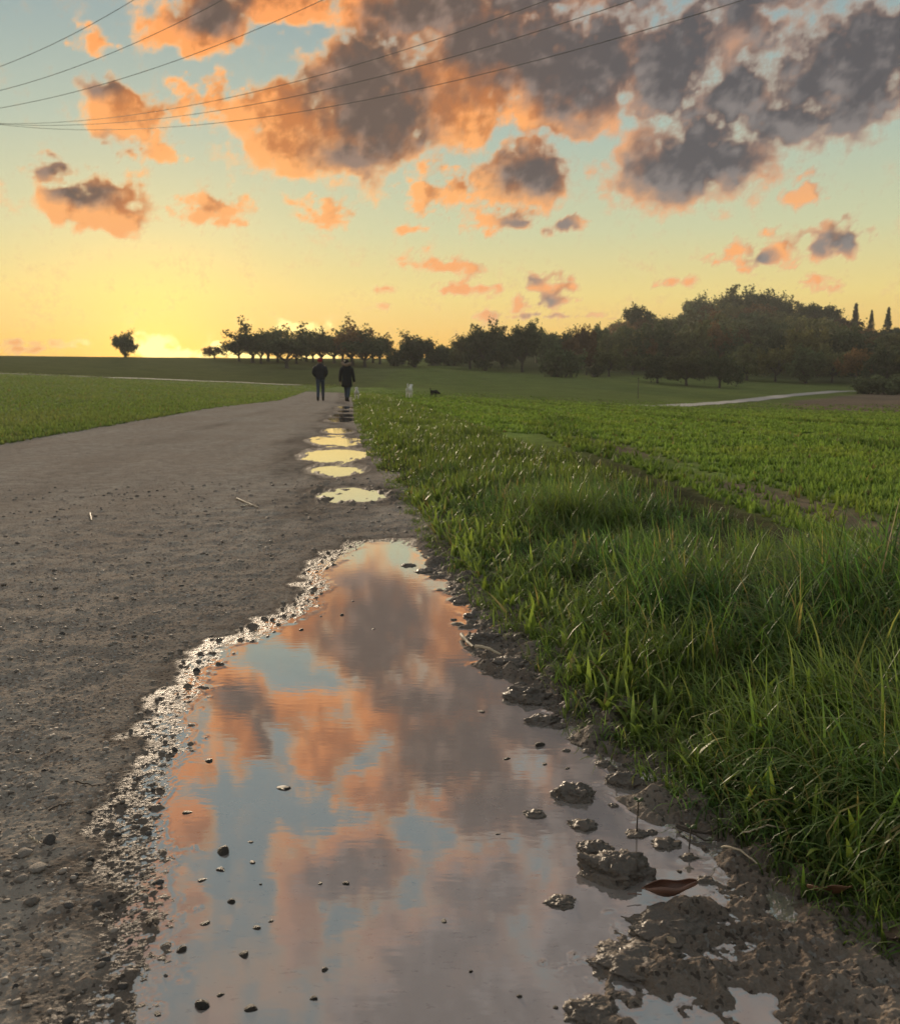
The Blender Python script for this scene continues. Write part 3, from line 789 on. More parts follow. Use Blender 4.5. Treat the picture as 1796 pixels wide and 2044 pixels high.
def build_verge():
    parts = []
    # near: single blades gathered in tufts
    nt = 3300
    y = 0.9 + 6.0 * rng.random(nt) ** 1.25
    s = rng.beta(1.15, 1.3, nt) * 1.55 - 0.05
    ne = nt // 3
    s[:ne] = -0.07 + 0.30 * rng.random(ne); y[:ne] = 1.15 + 5.5 * rng.random(ne) ** 1.3
    s = s + 0.07 * (1 - sstep(y, 1.5, 2.0))
    x = x_right(y) + s
    edge = sstep(s, -0.08, 0.42)
    clump = fbm(x * 1.7, y * 1.7, 3, .5, 201)
    H = 0.050 + 0.150 * edge * (1 + 0.55 * clump) + 0.20 * np.exp(-((x - 1.32) ** 2 + (y - 2.45) ** 2) / 0.16) + 0.03 * np.exp(-((x - .62) ** 2 + (y - 4.6) ** 2) / 0.2)
    H *= 1 - 0.72 * sstep(row_shift(x, y), -0.75, -0.15) * sstep(y, 2.5, 3.2)
    H *= 1 - 0.52 * sstep(y, 2.7, 4.0) * (1 - np.exp(-((x - .62) ** 2 + (y - 4.6) ** 2) / 0.15))
    H = np.clip(H, 0.035, 0.44)
    k = row_shift(x, y) < 0.0
    keep = k & ((edge > 0.15) | (rng.random(nt) < 0.65 + edge))
    x, y, H, clump, edge = x[keep], y[keep], H[keep], clump[keep], edge[keep]
    nb = (9 + 13 * edge + 5 * rng.random(len(x))).astype(int)
    idx = np.repeat(np.arange(len(x)), nb); n = len(idx)
    sp = 0.012 + 0.085 * H[idx]
    bx, by = x[idx] + rng.normal(0, 1, n) * sp, y[idx] + rng.normal(0, 1, n) * sp
    tuft_phi = rng.random(len(x)) * 6.28
    phi = np.where(rng.random(n) < 0.4, tuft_phi[idx], rng.random(n) * 6.28) + rng.normal(0, .5, n)
    phi = np.where(rng.random(n) < 0.30, rng.normal(2.6, .7, n), phi)
    h = H[idx] * (0.45 + 0.95 * rng.random(n) ** 1.3)
    curl = np.clip(rng.normal(1.75, .95, n) * np.where(rng.random(n) < .25, 1.6, 1.0), 0.1, 3.6)
    t = grass_tint(n, (tuple(np.array(G_DARK) * np.array((0.95, 1.2, 1.15))), tuple(np.array(G_MID) * np.array((1.05, 1.3, 1.25)))), 0.11)
    tv = np.clip(rng.normal(1.0, .32, len(x)), .45, 1.7); hue = rng.random(len(x))
    t = t * tv[idx][:, None] * (np.array((1, 1, 1)) + (hue[idx][:, None] - .5) * np.array((.5, .05, .3)))
    lite = np.clip(0.35 + 1.1 * fbm(bx * 1.3, by * 1.3, 2, .5, 203) + 0.4 * (1 - edge[idx]), 0, 1)[:, None]
    t = t * (1 - 0.6 * lite) + np.array(G_LIGHT) * 1.1 * 0.6 * lite * (0.8 + .4 * rng.random(n))[:, None]
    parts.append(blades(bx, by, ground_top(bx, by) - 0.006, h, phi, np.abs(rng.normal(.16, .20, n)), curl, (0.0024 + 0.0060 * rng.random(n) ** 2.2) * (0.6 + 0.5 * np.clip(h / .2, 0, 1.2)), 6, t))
    # broad-leaved weeds low in the verge
    n = 900
    y = 1.2 + 5.0 * rng.random(n) ** 1.3; x = x_right(y) + 0.02 + 0.9 * rng.random(n) ** 1.5 + 0.07 * (1 - sstep(y, 1.5, 2.0))
    y = np.repeat(y, 5) + rng.normal(0, .012, n * 5); x = np.repeat(x, 5) + rng.normal(0, .012, n * 5); n = n * 5
    t = grass_tint(n, (tuple(np.array(G_MID) * 1.5), tuple(np.array(G_LIGHT) * 1.2)), 0.12)
    parts.append(blades(x, y, ground_top(x, y) - .004, 0.05 + 0.09 * rng.random(n), rng.random(n) * 6.28, np.abs(rng.normal(.45, .3, n)), np.abs(rng.normal(1.0, .6, n)), 0.009 + 0.012 * rng.random(n), 4, t))
    # middle distance and on to the crest
    n = 46000
    y = 5.5 * np.exp(rng.random(n) ** 0.75 * math.log(62 / 5.5))
    s = rng.random(n) * 1.75 - 0.06
    x = x_right(y) + s
    edge = sstep(s, -.05, .4)
    H = (0.030 + 0.070 * edge * (1 + 0.6 * fbm(x * 1.1, y * .8, 3, .5, 207)))
    k = row_shift(x, y) < 0.1
    k |= y > 9
    x, y, H, edge = x[k], y[k], np.clip(H[k], .03, .3), edge[k]; n = len(x)
    d = np.hypot(x, y)
    t = grass_tint(n, (G_DARK, G_LIGHT), 0.05)
    lite = np.clip(0.35 + 0.9 * fbm(x * .9, y * .6, 3, .5, 209), 0, 1)[:, None]
    t = t * (1 - .5 * lite) + np.array(G_LIGHT) * .5 * lite
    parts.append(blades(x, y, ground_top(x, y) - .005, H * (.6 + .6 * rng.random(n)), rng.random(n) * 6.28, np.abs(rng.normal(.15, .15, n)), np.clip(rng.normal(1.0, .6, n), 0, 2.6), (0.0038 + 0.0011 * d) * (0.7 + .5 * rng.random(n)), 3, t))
    V, Q, T = join(parts)
    o = mesh_np("verge_grass", V, quads=Q, mat=MAT_GRASS, attrs=dict(tint=T), kind='stuff')
    o['label'] = 'long dark green grass on the verge beside the puddle'; o['category'] = 'grass'
build_verge()
def build_crop():
    """low leafy crop on the field beyond the verge and short grass on the other field"""
    n = 60000
    y = 2.2 * np.exp(rng.random(n) ** 0.8 * math.log(75 / 2.2))
    x = 1.2 + rng.random(n) * (0.75 * y + 1.0)
    x = np.where(y > 12, x_right(np.clip(y, 0, 70)) + 1.0 + rng.random(n) * (0.8 * y), x)
    rs = row_shift(x, y)
    soil = np.exp(-((rs - 0.05) / 0.30) ** 2) * (1 - sstep(y, 9, 16))
    k = ((rs > -0.35) | (y > 9)) & (rng.random(n) > soil * 0.93) & (np.degrees(np.arctan2(x, y)) < 33) & (rng.random(n) > sstep(y, 40, 75) * .7)
    x, y = x[k], y[k]; n = len(x)
    d = np.hypot(x, y)
    w = fbm(x * .25, y * .06, 3, .5, 81)
    band = sstep(np.sin((row_shift(x, y) + .35 * w) * 1.9 + 1.5 * w) + 0.6 * fbm(x * .5, y * .12, 3, .5, 85), 0.55, 1.2)
    H = (0.034 + 0.034 * rng.random(n)) * (1 + 0.5 * band)
    t = grass_tint(n, ((0.20, 0.285, 0.075), (0.27, 0.37, 0.085)), 0.02)
    t = t * (1 - .55 * band[:, None]) + np.array(G_DARK) * .55 * band[:, None]
    yel = np.clip(fbm(x * .9, y * .5, 3, .5, 213) * 1.3 - 0.1, 0, 1)[:, None] * .6
    t = t * (1 - yel) + np.array((0.34, 0.38, 0.09)) * yel
    parts = []
    wd = (0.009 + 0.0021 * d)
    for j in range(4):
        phi = rng.random(n) * 6.28
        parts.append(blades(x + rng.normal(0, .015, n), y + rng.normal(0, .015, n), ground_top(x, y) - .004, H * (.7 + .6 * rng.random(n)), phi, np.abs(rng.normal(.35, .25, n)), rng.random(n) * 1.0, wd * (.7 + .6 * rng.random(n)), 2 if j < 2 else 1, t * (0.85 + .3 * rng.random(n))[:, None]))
    V, Q, T = join(parts)
    o = mesh_np("field_crop", V, quads=Q, mat=MAT_CROP, attrs=dict(tint=T), kind='stuff')
    o['label'] = 'bright green young crop in rows on the field'; o['category'] = 'crop'
    n = 42000
    y = 8.0 * np.exp(rng.random(n) ** 0.8 * math.log(95 / 8.0))
    x = x_left(np.clip(y, 0, 70)) - rng.random(n) ** 1.3 * np.maximum(0.62 * y + x_left(np.clip(y, 0, 70)), 0.6) + 0.10 * rng.random(n)
    k = np.degrees(np.arctan2(x, y)) > -34
    x, y = x[k], y[k]; n = len(x); d = np.hypot(x, y)
    t = grass_tint(n, ((0.185, 0.25, 0.080), (0.26, 0.315, 0.105)), 0.05)
    yel = np.clip(fbm(x * .35, y * .15, 3, .5, 217) * 1.2, 0, 1)[:, None] * .5
    t = t * (1 - yel) + np.array((0.32, 0.31, 0.13)) * yel
    H = 0.04 + 0.05 * rng.random(n)
    V, Q, T = blades(x, y, ground_top(x, y) - .005, H, rng.random(n) * 6.28, np.abs(rng.normal(.2, .2, n)), rng.random(n) * 1.4, (0.004 + .0014 * d) * (.7 + .6 * rng.random(n)), 2, t)
    o = mesh_np("meadow_grass", V, quads=Q, mat=MAT_CROP, attrs=dict(tint=T), kind='stuff')
    o['label'] = 'short meadow grass on the field across the path'; o['category'] = 'grass'
build_crop()

# ------------------------------------------------------------------ trees
def tube(path, radii, sides=5):
    path = np.array(path, float); n = len(path)
    t = np.gradient(path, axis=0); t /= np.linalg.norm(t, axis=1)[:, None] + 1e-9
    up = np.where(np.abs(t[:, 2:3]) > .9, [[1., 0, 0]], [[0, 0, 1.]])
    a = np.cross(t, up); a /= np.linalg.norm(a, axis=1)[:, None]; b = np.cross(t, a)
    ang = np.linspace(0, 2 * math.pi, sides, endpoint=False)
    V = (path[:, None] + np.array(radii)[:, None, None] * (np.cos(ang)[None, :, None] * a[:, None] + np.sin(ang)[None, :, None] * b[:, None])).reshape(-1, 3)
    q = np.array([(i * sides + k, i * sides + (k + 1) % sides, (i + 1) * sides + (k + 1) % sides, (i + 1) * sides + k) for i in range(n - 1) for k in range(sides)])
    return V, q
def tree_meshes(seed, style, bark, leafmat):
    r = np.random.default_rng(seed)
    segs, tips = [], []
    def grow(p, d, L, rad, depth):
        n = 4; pts = [p]; rr = [rad]
        for i in range(n):
            d = d + r.normal(0, .16, 3) + np.array([0, 0, 0.06]); d /= np.linalg.norm(d)
            pts.append(pts[-1] + d * L / n); rr.append(rad * (1 - 0.5 * (i + 1) / n))
        segs.append((pts, rr))
        if depth == 0:
            tips.extend(pts[1:]); return
        for _ in range({'open': 3, 'dense': 4, 'bush': 4}.get(style, 3)):
            k = r.integers(2, n + 1)
            nd = d * 0.55 + r.normal(0, .62, 3); nd[2] = nd[2] * .75 + .12; nd /= np.linalg.norm(nd)
            grow(pts[k], nd, L * (.58 + .25 * r.random()), rr[k] * .72, depth - 1)
        if depth == 1: tips.extend(pts[2:])
    if style == 'conifer':
        segs.append(([np.array((0, 0, h)) for h in np.linspace(0, 1, 6)], list(np.linspace(.03, .004, 6))))
        for i in range(120):
            h = .12 + .86 * r.random() ** 0.9; a = r.random() * 6.28; L = (1 - h) * .30 * (.7 + .5 * r.random()) + .02
            for s in (.35, .7, 1.0):
                tips.append(np.array((math.cos(a) * L * s, math.sin(a) * L * s, h - .10 * L * s * 2)))
    elif style == 'bush':
        for i in range(7):
            a = i / 7 * 6.28 + r.random(); grow(np.array((.1 * math.cos(a), .1 * math.sin(a), 0.)), np.array((.7 * math.cos(a), .7 * math.sin(a), 1.)), .42, .02, 1)
    else:
        th = .20 if style == 'open' else .20
        segs.append(([np.array((0, 0, 0.)), np.array((.01, 0, th * .5)), np.array((.0, .012, th))], [.045, .034, .030]))
        nl = 5
        for i in range(nl):
            a = i / nl * 6.28 + r.random(); sp = .9 + .3 * r.random()
            grow(np.array((0, .01, th * (.85 + .3 * r.random()))), np.array((sp * math.cos(a), sp * math.sin(a), 0.8)), .36, .021, 2)
        grow(np.array((0, .01, th)), np.array((r.normal(0, .2), r.normal(0, .2), 1.)), .42, .024, 2)
    tips = np.array(tips)
    per = {'open': 13, 'dense': 17, 'bush': 26, 'conifer': 9}[style]
    size = {'open': .030, 'dense': .028, 'bush': .05, 'conifer': .028}[style]
    spread = {'open': .046, 'dense': .042, 'bush': .06, 'conifer': .022}[style]
    if style == 'open': tips = tips[r.random(len(tips)) < .85]
    C = np.repeat(tips, per, 0) + r.normal(0, spread, (len(tips) * per, 3))
    n = len(C)
    a = r.normal(0, 1, (n, 3)); a /= np.linalg.norm(a, axis=1)[:, None]
    b = np.cross(a, r.normal(0, 1, (n, 3))); b /= np.linalg.norm(b, axis=1)[:, None]
    s = size * (.6 + .8 * r.random(n))[:, None]
    V = np.stack([C - a * s, C + b * s * .55, C + a * s, C - b * s * .55], 1).reshape(-1, 3)
    zmax = np.percentile(V[:, 2], 99.5)
    V /= zmax
    q = np.arange(n * 4).reshape(-1, 4)
    cl = 0.75 + 0.5 * r.random(len(tips)); tint = np.repeat(np.repeat(cl, per) * (.8 + .4 * r.random(n)), 4)
    crown = mesh_np("crown", V, quads=q, mat=leafmat, smooth=False, attrs=dict(shade=tint), link=False)
    tv, tq, off = [], [], 0
    for p, rd in segs:
        v, f = tube(p, rd, 5); tv.append(v / zmax); tq.append(f + off); off += len(v)
    tv = np.concatenate(tv); tv[:, 2] -= 0.02
    trunk = mesh_np("trunk", tv, quads=np.concatenate(tq), mat=bark, link=False)
    half = np.percentile(np.hypot(V[:, 0], V[:, 1]), 95)
    return trunk, crown, half
def mat_leaf(name, col):
    m, g, b = material(name)
    o = g.n['Material Output']
    oi = g.n.new('ShaderNodeObjectInfo').outputs['Random']
    f = g.m('MULTIPLY', attr(g, 'shade'), g.lin(oi, 0, 1, 0.6, 1.6))
    c = g.n.new('ShaderNodeVectorMath'); c.operation = 'SCALE'; c.inputs[0].default_value = col; g.l.new(f, c.inputs['Scale'])
    g.l.new(c.outputs[0], b.inputs['Base Color']); b.inputs['Roughness'].default_value = .7; b.inputs['Specular IOR Level'].default_value = .2
    t = g.n.new('ShaderNodeBsdfTranslucent'); g.l.new(c.outputs[0], t.inputs[0])
    mx = g.n.new('ShaderNodeMixShader'); mx.inputs[0].default_value = .25
    g.l.new(b.outputs[0], mx.inputs[1]); g.l.new(t.outputs[0], mx.inputs[2]); g.l.new(mx.outputs[0], o.inputs['Surface'])
    return m
MAT_BARK = simple_mat("bark", (0.075, 0.062, 0.050), .9, .3, 3.0)
LEAF = {k: mat_leaf(k + "_leaf", c) for k, c in dict(olive=(0.125, 0.132, 0.048), dark=(0.078, 0.098, 0.040), rust=(0.165, 0.095, 0.035), pine=(0.055, 0.065, 0.036), yellow=(0.155, 0.145, 0.045)).items()}
TREES = {}
for i, (style, leaf) in enumerate([('open', 'olive'), ('open', 'dark'), ('open', 'olive'), ('open', 'rust'), ('dense', 'dark'), ('dense', 'olive'), ('dense', 'rust'), ('dense', 'dark'), ('dense', 'yellow'), ('conifer', 'pine'), ('conifer', 'pine'), ('bush', 'dark'), ('bush', 'olive')]):
    TREES.setdefault((style, leaf), []).append(tree_meshes(300 + i, style, MAT_BARK, LEAF[leaf]))
def plant_tree(u, vtop, dist, style, leaf, width=None, label=None, group=None, name=None, hmin=2.0):
    """one tree standing on the land at this distance, as tall as its top shows; width in photograph units"""
    a = math.atan((u - CX) / FPX / 1.011)
    x, y = dist * math.sin(a), dist * math.cos(a)
    z = float(terrain(np.array([x]), np.array([y]))[0])
    d = ray(u, vtop); top = CAM_H + d[2] / math.hypot(d[0], d[1]) * dist
    h = max(hmin, top - z)
    trunk, crown, half = random.choice(TREES[(style, leaf)])
    o = empty(name or {'conifer': 'conifer', 'bush': 'bush'}.get(style, 'tree'), (x, y, z), random.random() * 6.28)
    sx = h
    if style == 'conifer': sx = h * .62
    elif width: sx = min(max((width / FPX * dist / 2) / half, h * .55), h * 1.9)
    for nm, me in (("trunk", trunk), ("crown", crown)):
        put(nm, me, o, scale=(sx, sx, h))
    tag(o, label, 'bush' if style == 'bush' else 'tree', group)
    return o
# orchard on the ridge
for u, v, d, w, leaf in [(478, 668, 178, 50, 'olive'), (506, 638, 172, 80, 'dark'), (536, 652, 180, 66, 'olive'), (573, 650, 152, 78, 'dark'), (612, 668, 182, 60, 'olive'), (642, 656, 166, 66, 'olive'), (668, 648, 175, 70, 'dark'), (703, 644, 163, 86, 'rust'), (728, 656, 158, 74, 'dark'), (758, 668, 172, 56, 'olive'), (522, 664, 168, 54, 'olive'), (555, 662, 176, 54, 'dark'), (592, 668, 170, 52, 'dark'), (626, 662, 178, 50, 'olive'), (685, 660, 180, 56, 'olive'), (745, 664, 178, 50, 'dark')]:
    plant_tree(u, v, d, 'open', leaf, w * 1.35, 'gnarled ' + {'dark': 'dark green', 'olive': 'olive green', 'rust': 'rust brown', 'yellow': 'yellowing'}[leaf] + ' orchard tree in the row on the ridge', 'orchard trees on the ridge')
plant_tree(252, 663, 196, 'dense', 'dark', 46, 'solitary round tree on the bare ridge beside the sunset glow')
plant_tree(430, 686, 186, 'open', 'rust', 44, 'smallest thin tree at the outer end of the ridge orchard')
plant_tree(828, 668, 160, 'dense', 'dark', 84, 'broad dark tree standing alone between the orchard and the wood')
for u, v, d, w in [(792, 702, 165, 40), (868, 690, 168, 44), (902, 688, 170, 54)]:
    plant_tree(u, v, d, 'bush', 'dark', w, 'dark shrub in the gap between the orchard and the wood', 'shrubs between orchard and wood')
# wood's front row
for u, v, d, w, s, leaf in [(938, 656, 158, 70, 'dense', 'olive'), (968, 647, 152, 84, 'dense', 'dark'), (1002, 656, 165, 66, 'dense', 'olive'), (1042, 648, 152, 80, 'dense', 'dark'), (1088, 664, 170, 70, 'dense', 'dark'), (1070, 642, 190, 76, 'open', 'olive'), (1130, 658, 175, 70, 'dense', 'dark'), (1160, 654, 170, 62, 'dense', 'rust'), (1192, 652, 182, 66, 'dense', 'dark'), (1222, 656, 176, 60, 'dense', 'olive'),
                          (1170, 684, 152, 54, 'open', 'rust'), (1215, 690, 150, 56, 'dense', 'olive'), (1262, 700, 158, 60, 'open', 'olive'), (1285, 680, 170, 66, 'dense', 'rust'), (1330, 690, 178, 66, 'dense', 'olive')]:
    plant_tree(u, v, d, s, leaf, w, ('sparse ' if s == 'open' else 'leafy ') + {'dark': 'dark green', 'olive': 'olive green', 'rust': 'rust brown', 'yellow': 'yellowing'}[leaf] + ' tree in the front row of the wood along the meadow', 'front row of the wood')
plant_tree(1120, 698, 141, 'bush', 'dark', 76, 'large dark round bush in front of the wood')
plant_tree(1188, 735, 146, 'bush', 'olive', 34, 'small olive bush in front of the wood')
for u, v, d, w, leaf in [(1312, 704, 136, 72, 'dark'), (1370, 702, 131, 74, 'olive'), (1436, 706, 128, 72, 'dark')]:
    plant_tree(u, v, d, 'dense', leaf, w, 'round ' + {'dark': 'dark green', 'olive': 'olive green', 'rust': 'rust brown', 'yellow': 'yellowing'}[leaf] + ' fruit tree standing in the meadow by the farm track', 'three fruit trees in the meadow')
for u, v, d, w, leaf in [(1490, 690, 152, 70, 'olive'), (1548, 694, 150, 74, 'yellow'), (1608, 692, 148, 70, 'dark'), (1660, 690, 152, 66, 'olive'), (1712, 700, 146, 70, 'rust'), (1770, 690, 142, 76, 'dark'), (1830, 690, 140, 76, 'olive')]:
    plant_tree(u, v, d, 'dense', leaf, w, 'leafy ' + {'dark': 'dark green', 'olive': 'olive green', 'rust': 'rust brown', 'yellow': 'yellowing'}[leaf] + ' tree at the foot of the hill beyond the farm track', 'trees at the foot of the hill')
for u, v, w in [(1735, 757, 56), (1775, 752, 66), (1815, 750, 60)]:
    plant_tree(u, v, 122, 'bush', 'dark', w, 'low dark bush beside the end of the farm track', 'bushes by the farm track')
# crest of the hill
_r1 = random.Random(9)
for u, v, w, leaf in [(1268, 612, 80, 'dark'), (1302, 630, 66, 'olive'), (1340, 648, 70, 'dark'), (1386, 586, 74, 'dark'), (1424, 600, 66, 'dark'), (1462, 582, 80, 'olive'), (1505, 575, 92, 'dark'), (1548, 588, 80, 'dark'), (1590, 608, 74, 'olive'), (1634, 610, 72, 'dark'), (1672, 636, 66, 'rust'), (1790, 656, 74, 'dark'), (1822, 664, 70, 'olive')]:
    d = np.interp(u, [1260, 1340, 1386], [235, 250, 292])
    plant_tree(u, v + _r1.uniform(-8, 5), d, 'dense', leaf, w * _r1.uniform(.7, 1.15), 'tall broad ' + {'dark': 'dark green', 'olive': 'olive green', 'rust': 'rust brown', 'yellow': 'yellowing'}[leaf] + ' tree crowning the wooded hill against the sky', 'trees along the hilltop')
for u, v in [(1699, 606), (1731, 620), (1764, 614)]:
    plant_tree(u, v, 290, 'conifer', 'pine', 34, 'pointed conifer on the shoulder of the wooded hill', 'conifers on the hill')
# slope
_r2 = random.Random(5)
for k in range(120):
    d = 168 + 118 * (k / 119.0)
    u = _r2.uniform(1215, 1850)
    a = math.atan((u - CX) / FPX / 1.011)
    z = float(terrain(np.array([d * math.sin(a)]), np.array([d * math.cos(a)]))[0])
    h = _r2.uniform(6.0, 9.5)
    vt = 750 - (z + h - CAM_H) / d * FPX
    lim = np.interp(u, [1200, 1268, 1340, 1386, 1505, 1600, 1680, 1850], [660, 632, 660, 612, 600, 628, 650, 672])
    if vt < lim: vt = lim + _r2.uniform(0, 14)
    leaf = _r2.choice(['dark', 'dark', 'olive', 'olive', 'rust', 'yellow']); w = _r2.uniform(58, 84)
    hue = dict(dark='dark green', olive='olive green', rust='rust brown', yellow='yellowing')[leaf]
    where = 'lower slope' if d < 205 else 'middle slope' if d < 245 else 'upper slope'
    plant_tree(u, vt, d, 'dense', leaf, w, f'{hue} tree among the mixed wood on the {where} of the hill', f'{hue} trees on the {where}')

# ------------------------------------------------------------------ loose things on the path and in the puddle
from mathutils import noise as mnoise
def path_z(x, y):
    z, _, _, _ = path_height(np.array([x, x]), np.array([y, y])); return float(z[0])
def ico(sub):
    bm = bmesh.new(); bmesh.ops.create_icosphere(bm, subdivisions=sub, radius=1.0)
    V = np.array([v.co[:] for v in bm.verts]); F = np.array([[v.index for v in f.verts] for f in bm.faces]); bm.free()
    return V, F
ICO2, ICO4, ICO5 = ico(2), ico(4), ico(5)
def rough_ball(base, seed, amp, freq, squash=(1, 1, 1), facets=0.0, octv=3, rough=0.8):
    V, F = base; off = Vector((seed * 7.3, seed * 3.1, -seed * 5.7)); out = V.copy()
    planes = np.random.default_rng(seed).normal(0, 1, (7, 3)); planes /= np.linalg.norm(planes, axis=1)[:, None]
    for i, v in enumerate(V):
        p = Vector(v)
        r = 1 + amp * mnoise.fractal(p * freq + off, rough, 2.1, octv)
        q = v * r
        if facets:
            for pl in planes:
                s = q @ pl - (0.74 - .12 * facets)
                if s > 0: q = q - pl * s * 0.9
        out[i] = q
    return out * np.array(squash), F
def mat_stone(name, col, rough=0.75):
    m, g, b = material(name)
    pos = g.n.new('ShaderNodeTexCoord').outputs['Object']
    oi = g.n.new('ShaderNodeObjectInfo').outputs['Random']
    n1 = g.noise(pos, 2.2, 5.0, .65)
    c = g.mix(n1, tuple(x * .65 for x in col), tuple(x * 1.25 for x in col))
    sc = g.n.new('ShaderNodeVectorMath'); sc.operation = 'SCALE'; g.l.new(c, sc.inputs[0]); g.l.new(g.lin(oi, 0, 1, .75, 1.25), sc.inputs['Scale'])
    g.l.new(sc.outputs[0], b.inputs['Base Color']); b.inputs['Roughness'].default_value = rough; b.inputs['Specular IOR Level'].default_value = .15
    bn = g.n.new('ShaderNodeBump'); bn.inputs['Strength'].default_value = .5; bn.inputs['Distance'].default_value = .05
    g.l.new(g.noise(pos, 9.0, 4.0, .7), bn.inputs['Height']); g.l.new(bn.outputs[0], b.inputs['Normal'])
    return m
MAT_STONE = mat_stone("pale_stone", (0.30, 0.255, 0.215)); MAT_STONE_D = mat_stone("dark_stone", (0.12, 0.108, 0.10), .6); MAT_STONE_W = mat_stone("wet_stone", (0.060, 0.050, 0.042), .4)
def stone_mesh(seed, mat, flat):
    V, F = rough_ball(ICO2, seed, .22, 1.1, (1, .8, flat), 1.0)
    return mesh_np("stone", V, tris=F, mat=mat, smooth=False, link=False)
ST_PALE = [stone_mesh(i, MAT_STONE, f) for i, f in enumerate((.6, .45, .5, .3))]
ST_FLAT = [stone_mesh(10 + i, MAT_STONE, .22) for i in range(3)]
ST_DARK = [stone_mesh(20 + i, MAT_STONE_D, f) for i, f in enumerate((.55, .7, .5))]
ST_WET = [stone_mesh(30 + i, MAT_STONE_W, f) for i, f in enumerate((.40, .5, .6, .35))]
def px_size(u, v, w):
    d = ray(u, v); t = (0 - CAM_H) / d[2]
    return w / FPX * t                       # metres across for w photograph units at this place
def stone(u, v, w, kind, label, group=None, lift=.35):
    x, y = on_level(u, v, 0.0); s = px_size(u, v, w) / 2 * (.85 if kind == 'wet' else 1)
    me = random.choice({'pale': ST_PALE, 'flat': ST_FLAT, 'dark': ST_DARK, 'wet': ST_WET}[kind])
    z = max(path_z(x, y), WATER if kind == 'wet' else -1)
    o = put("stone", me, None, (x, y, z + s * (-.06 if kind == 'wet' else lift * .35)), (random.uniform(-.2, .2), random.uniform(-.2, .2), random.random() * 6.28), (s, s, s))
    tag(o, label, 'stone', group)
    return o
stone(66, 1795, 44, 'pale', 'largest pinkish pale stone on the dry gravel')
stone(43, 1756, 32, 'pale', 'blocky pale stone just behind the largest stone on the gravel')
stone(73, 1733, 48, 'flat', 'broad flat pale stone on the dry gravel beyond the largest stone')
for u, v, w, k in [(98, 1678, 38, 'dark'), (47, 1708, 42, 'flat'), (160, 1760, 20, 'pale'), (181, 1709, 20, 'dark'), (177, 1718, 18, 'flat'), (194, 1799, 24, 'dark'), (137, 1802, 30, 'dark'), (99, 1780, 16, 'flat'), (27, 1650, 16, 'flat'), (149, 1742, 20, 'dark'), (177, 1697, 14, 'flat'), (95, 1900, 34, 'flat'), (36, 1880, 16, 'dark'), (110, 1870, 14, 'flat'), (30, 1965, 18, 'dark'), (55, 2002, 24, 'flat'), (135, 2030, 34, 'dark'), (12, 1585, 14, 'flat'), (103, 1590, 18, 'flat'), (60, 1420, 14, 'flat'), (125, 1268, 15, 'dark'), (66, 1255, 12, 'dark'), (235, 1385, 12, 'flat'), (150, 1480, 12, 'flat'), (20, 1490, 15, 'flat'), (88, 1540, 12, 'dark'), (210, 1090, 10, 'flat'), (182, 1035, 9, 'flat'), (415, 1030, 12, 'flat')]:
    stone(u, v, w, k, {'pale': 'small pale rounded stone on the dry gravel', 'flat': 'small flat pale stone chip pressed into the gravel', 'dark': 'small dark angular stone on the gravel'}[k], 'loose stones on the gravel path')
for u, v, w in [(253, 1733, 20), (235, 1657, 20), (178, 1617, 16), (258, 1869, 18), (210, 1905, 30), (297, 1655, 18), (317, 1750, 24), (316, 1600, 12), (348, 1490, 14), (435, 1320, 14), (393, 1333, 18), (605, 1254, 14), (640, 1225, 14), (362, 1172, 12), (305, 1570, 12), (245, 1960, 26), (330, 1935, 16)]:
    stone(u, v, w, 'dark', 'dark stone on the glistening wet mud beside the puddle', 'stones on the wet mud')
for u, v, w in [(565, 1563, 38), (375, 1613, 26), (445, 1691, 48), (440, 1725, 30), (405, 1746, 24), (505, 1710, 20), (500, 1671, 18), (690, 1753, 22), (462, 1790, 26), (407, 1831, 26), (510, 1841, 26), (540, 1827, 15), (485, 1894, 34), (649, 1923, 22), (625, 1981, 24), (440, 1974, 20), (315, 2011, 26), (887, 1827, 20), (415, 1511, 26), (520, 1755, 10), (640, 1752, 16), (940, 1927, 14), (1036, 1976, 18), (1108, 1999, 18), (960, 1413, 22), (1088, 1517, 18), (1012, 1507, 20), (1133, 1526, 16), (1075, 1478, 36), (995, 1655, 14), (602, 1252, 16), (682, 1222, 13), (745, 1250, 10), (705, 1195, 9), (1355, 1728, 20)]:
    stone(u, v, w, 'wet', 'small wet stone breaking the surface of the large puddle', 'stones breaking the puddle surface')
stone(402, 1992, 50, 'wet', 'larger smooth pale-rimmed stone in the shallows of the large puddle')
stone(500, 2002, 36, 'wet', 'peaked dark stone standing in the shallows of the large puddle')
stone(362, 1884, 36, 'wet', 'tall dark block standing in the puddle with its own reflection')
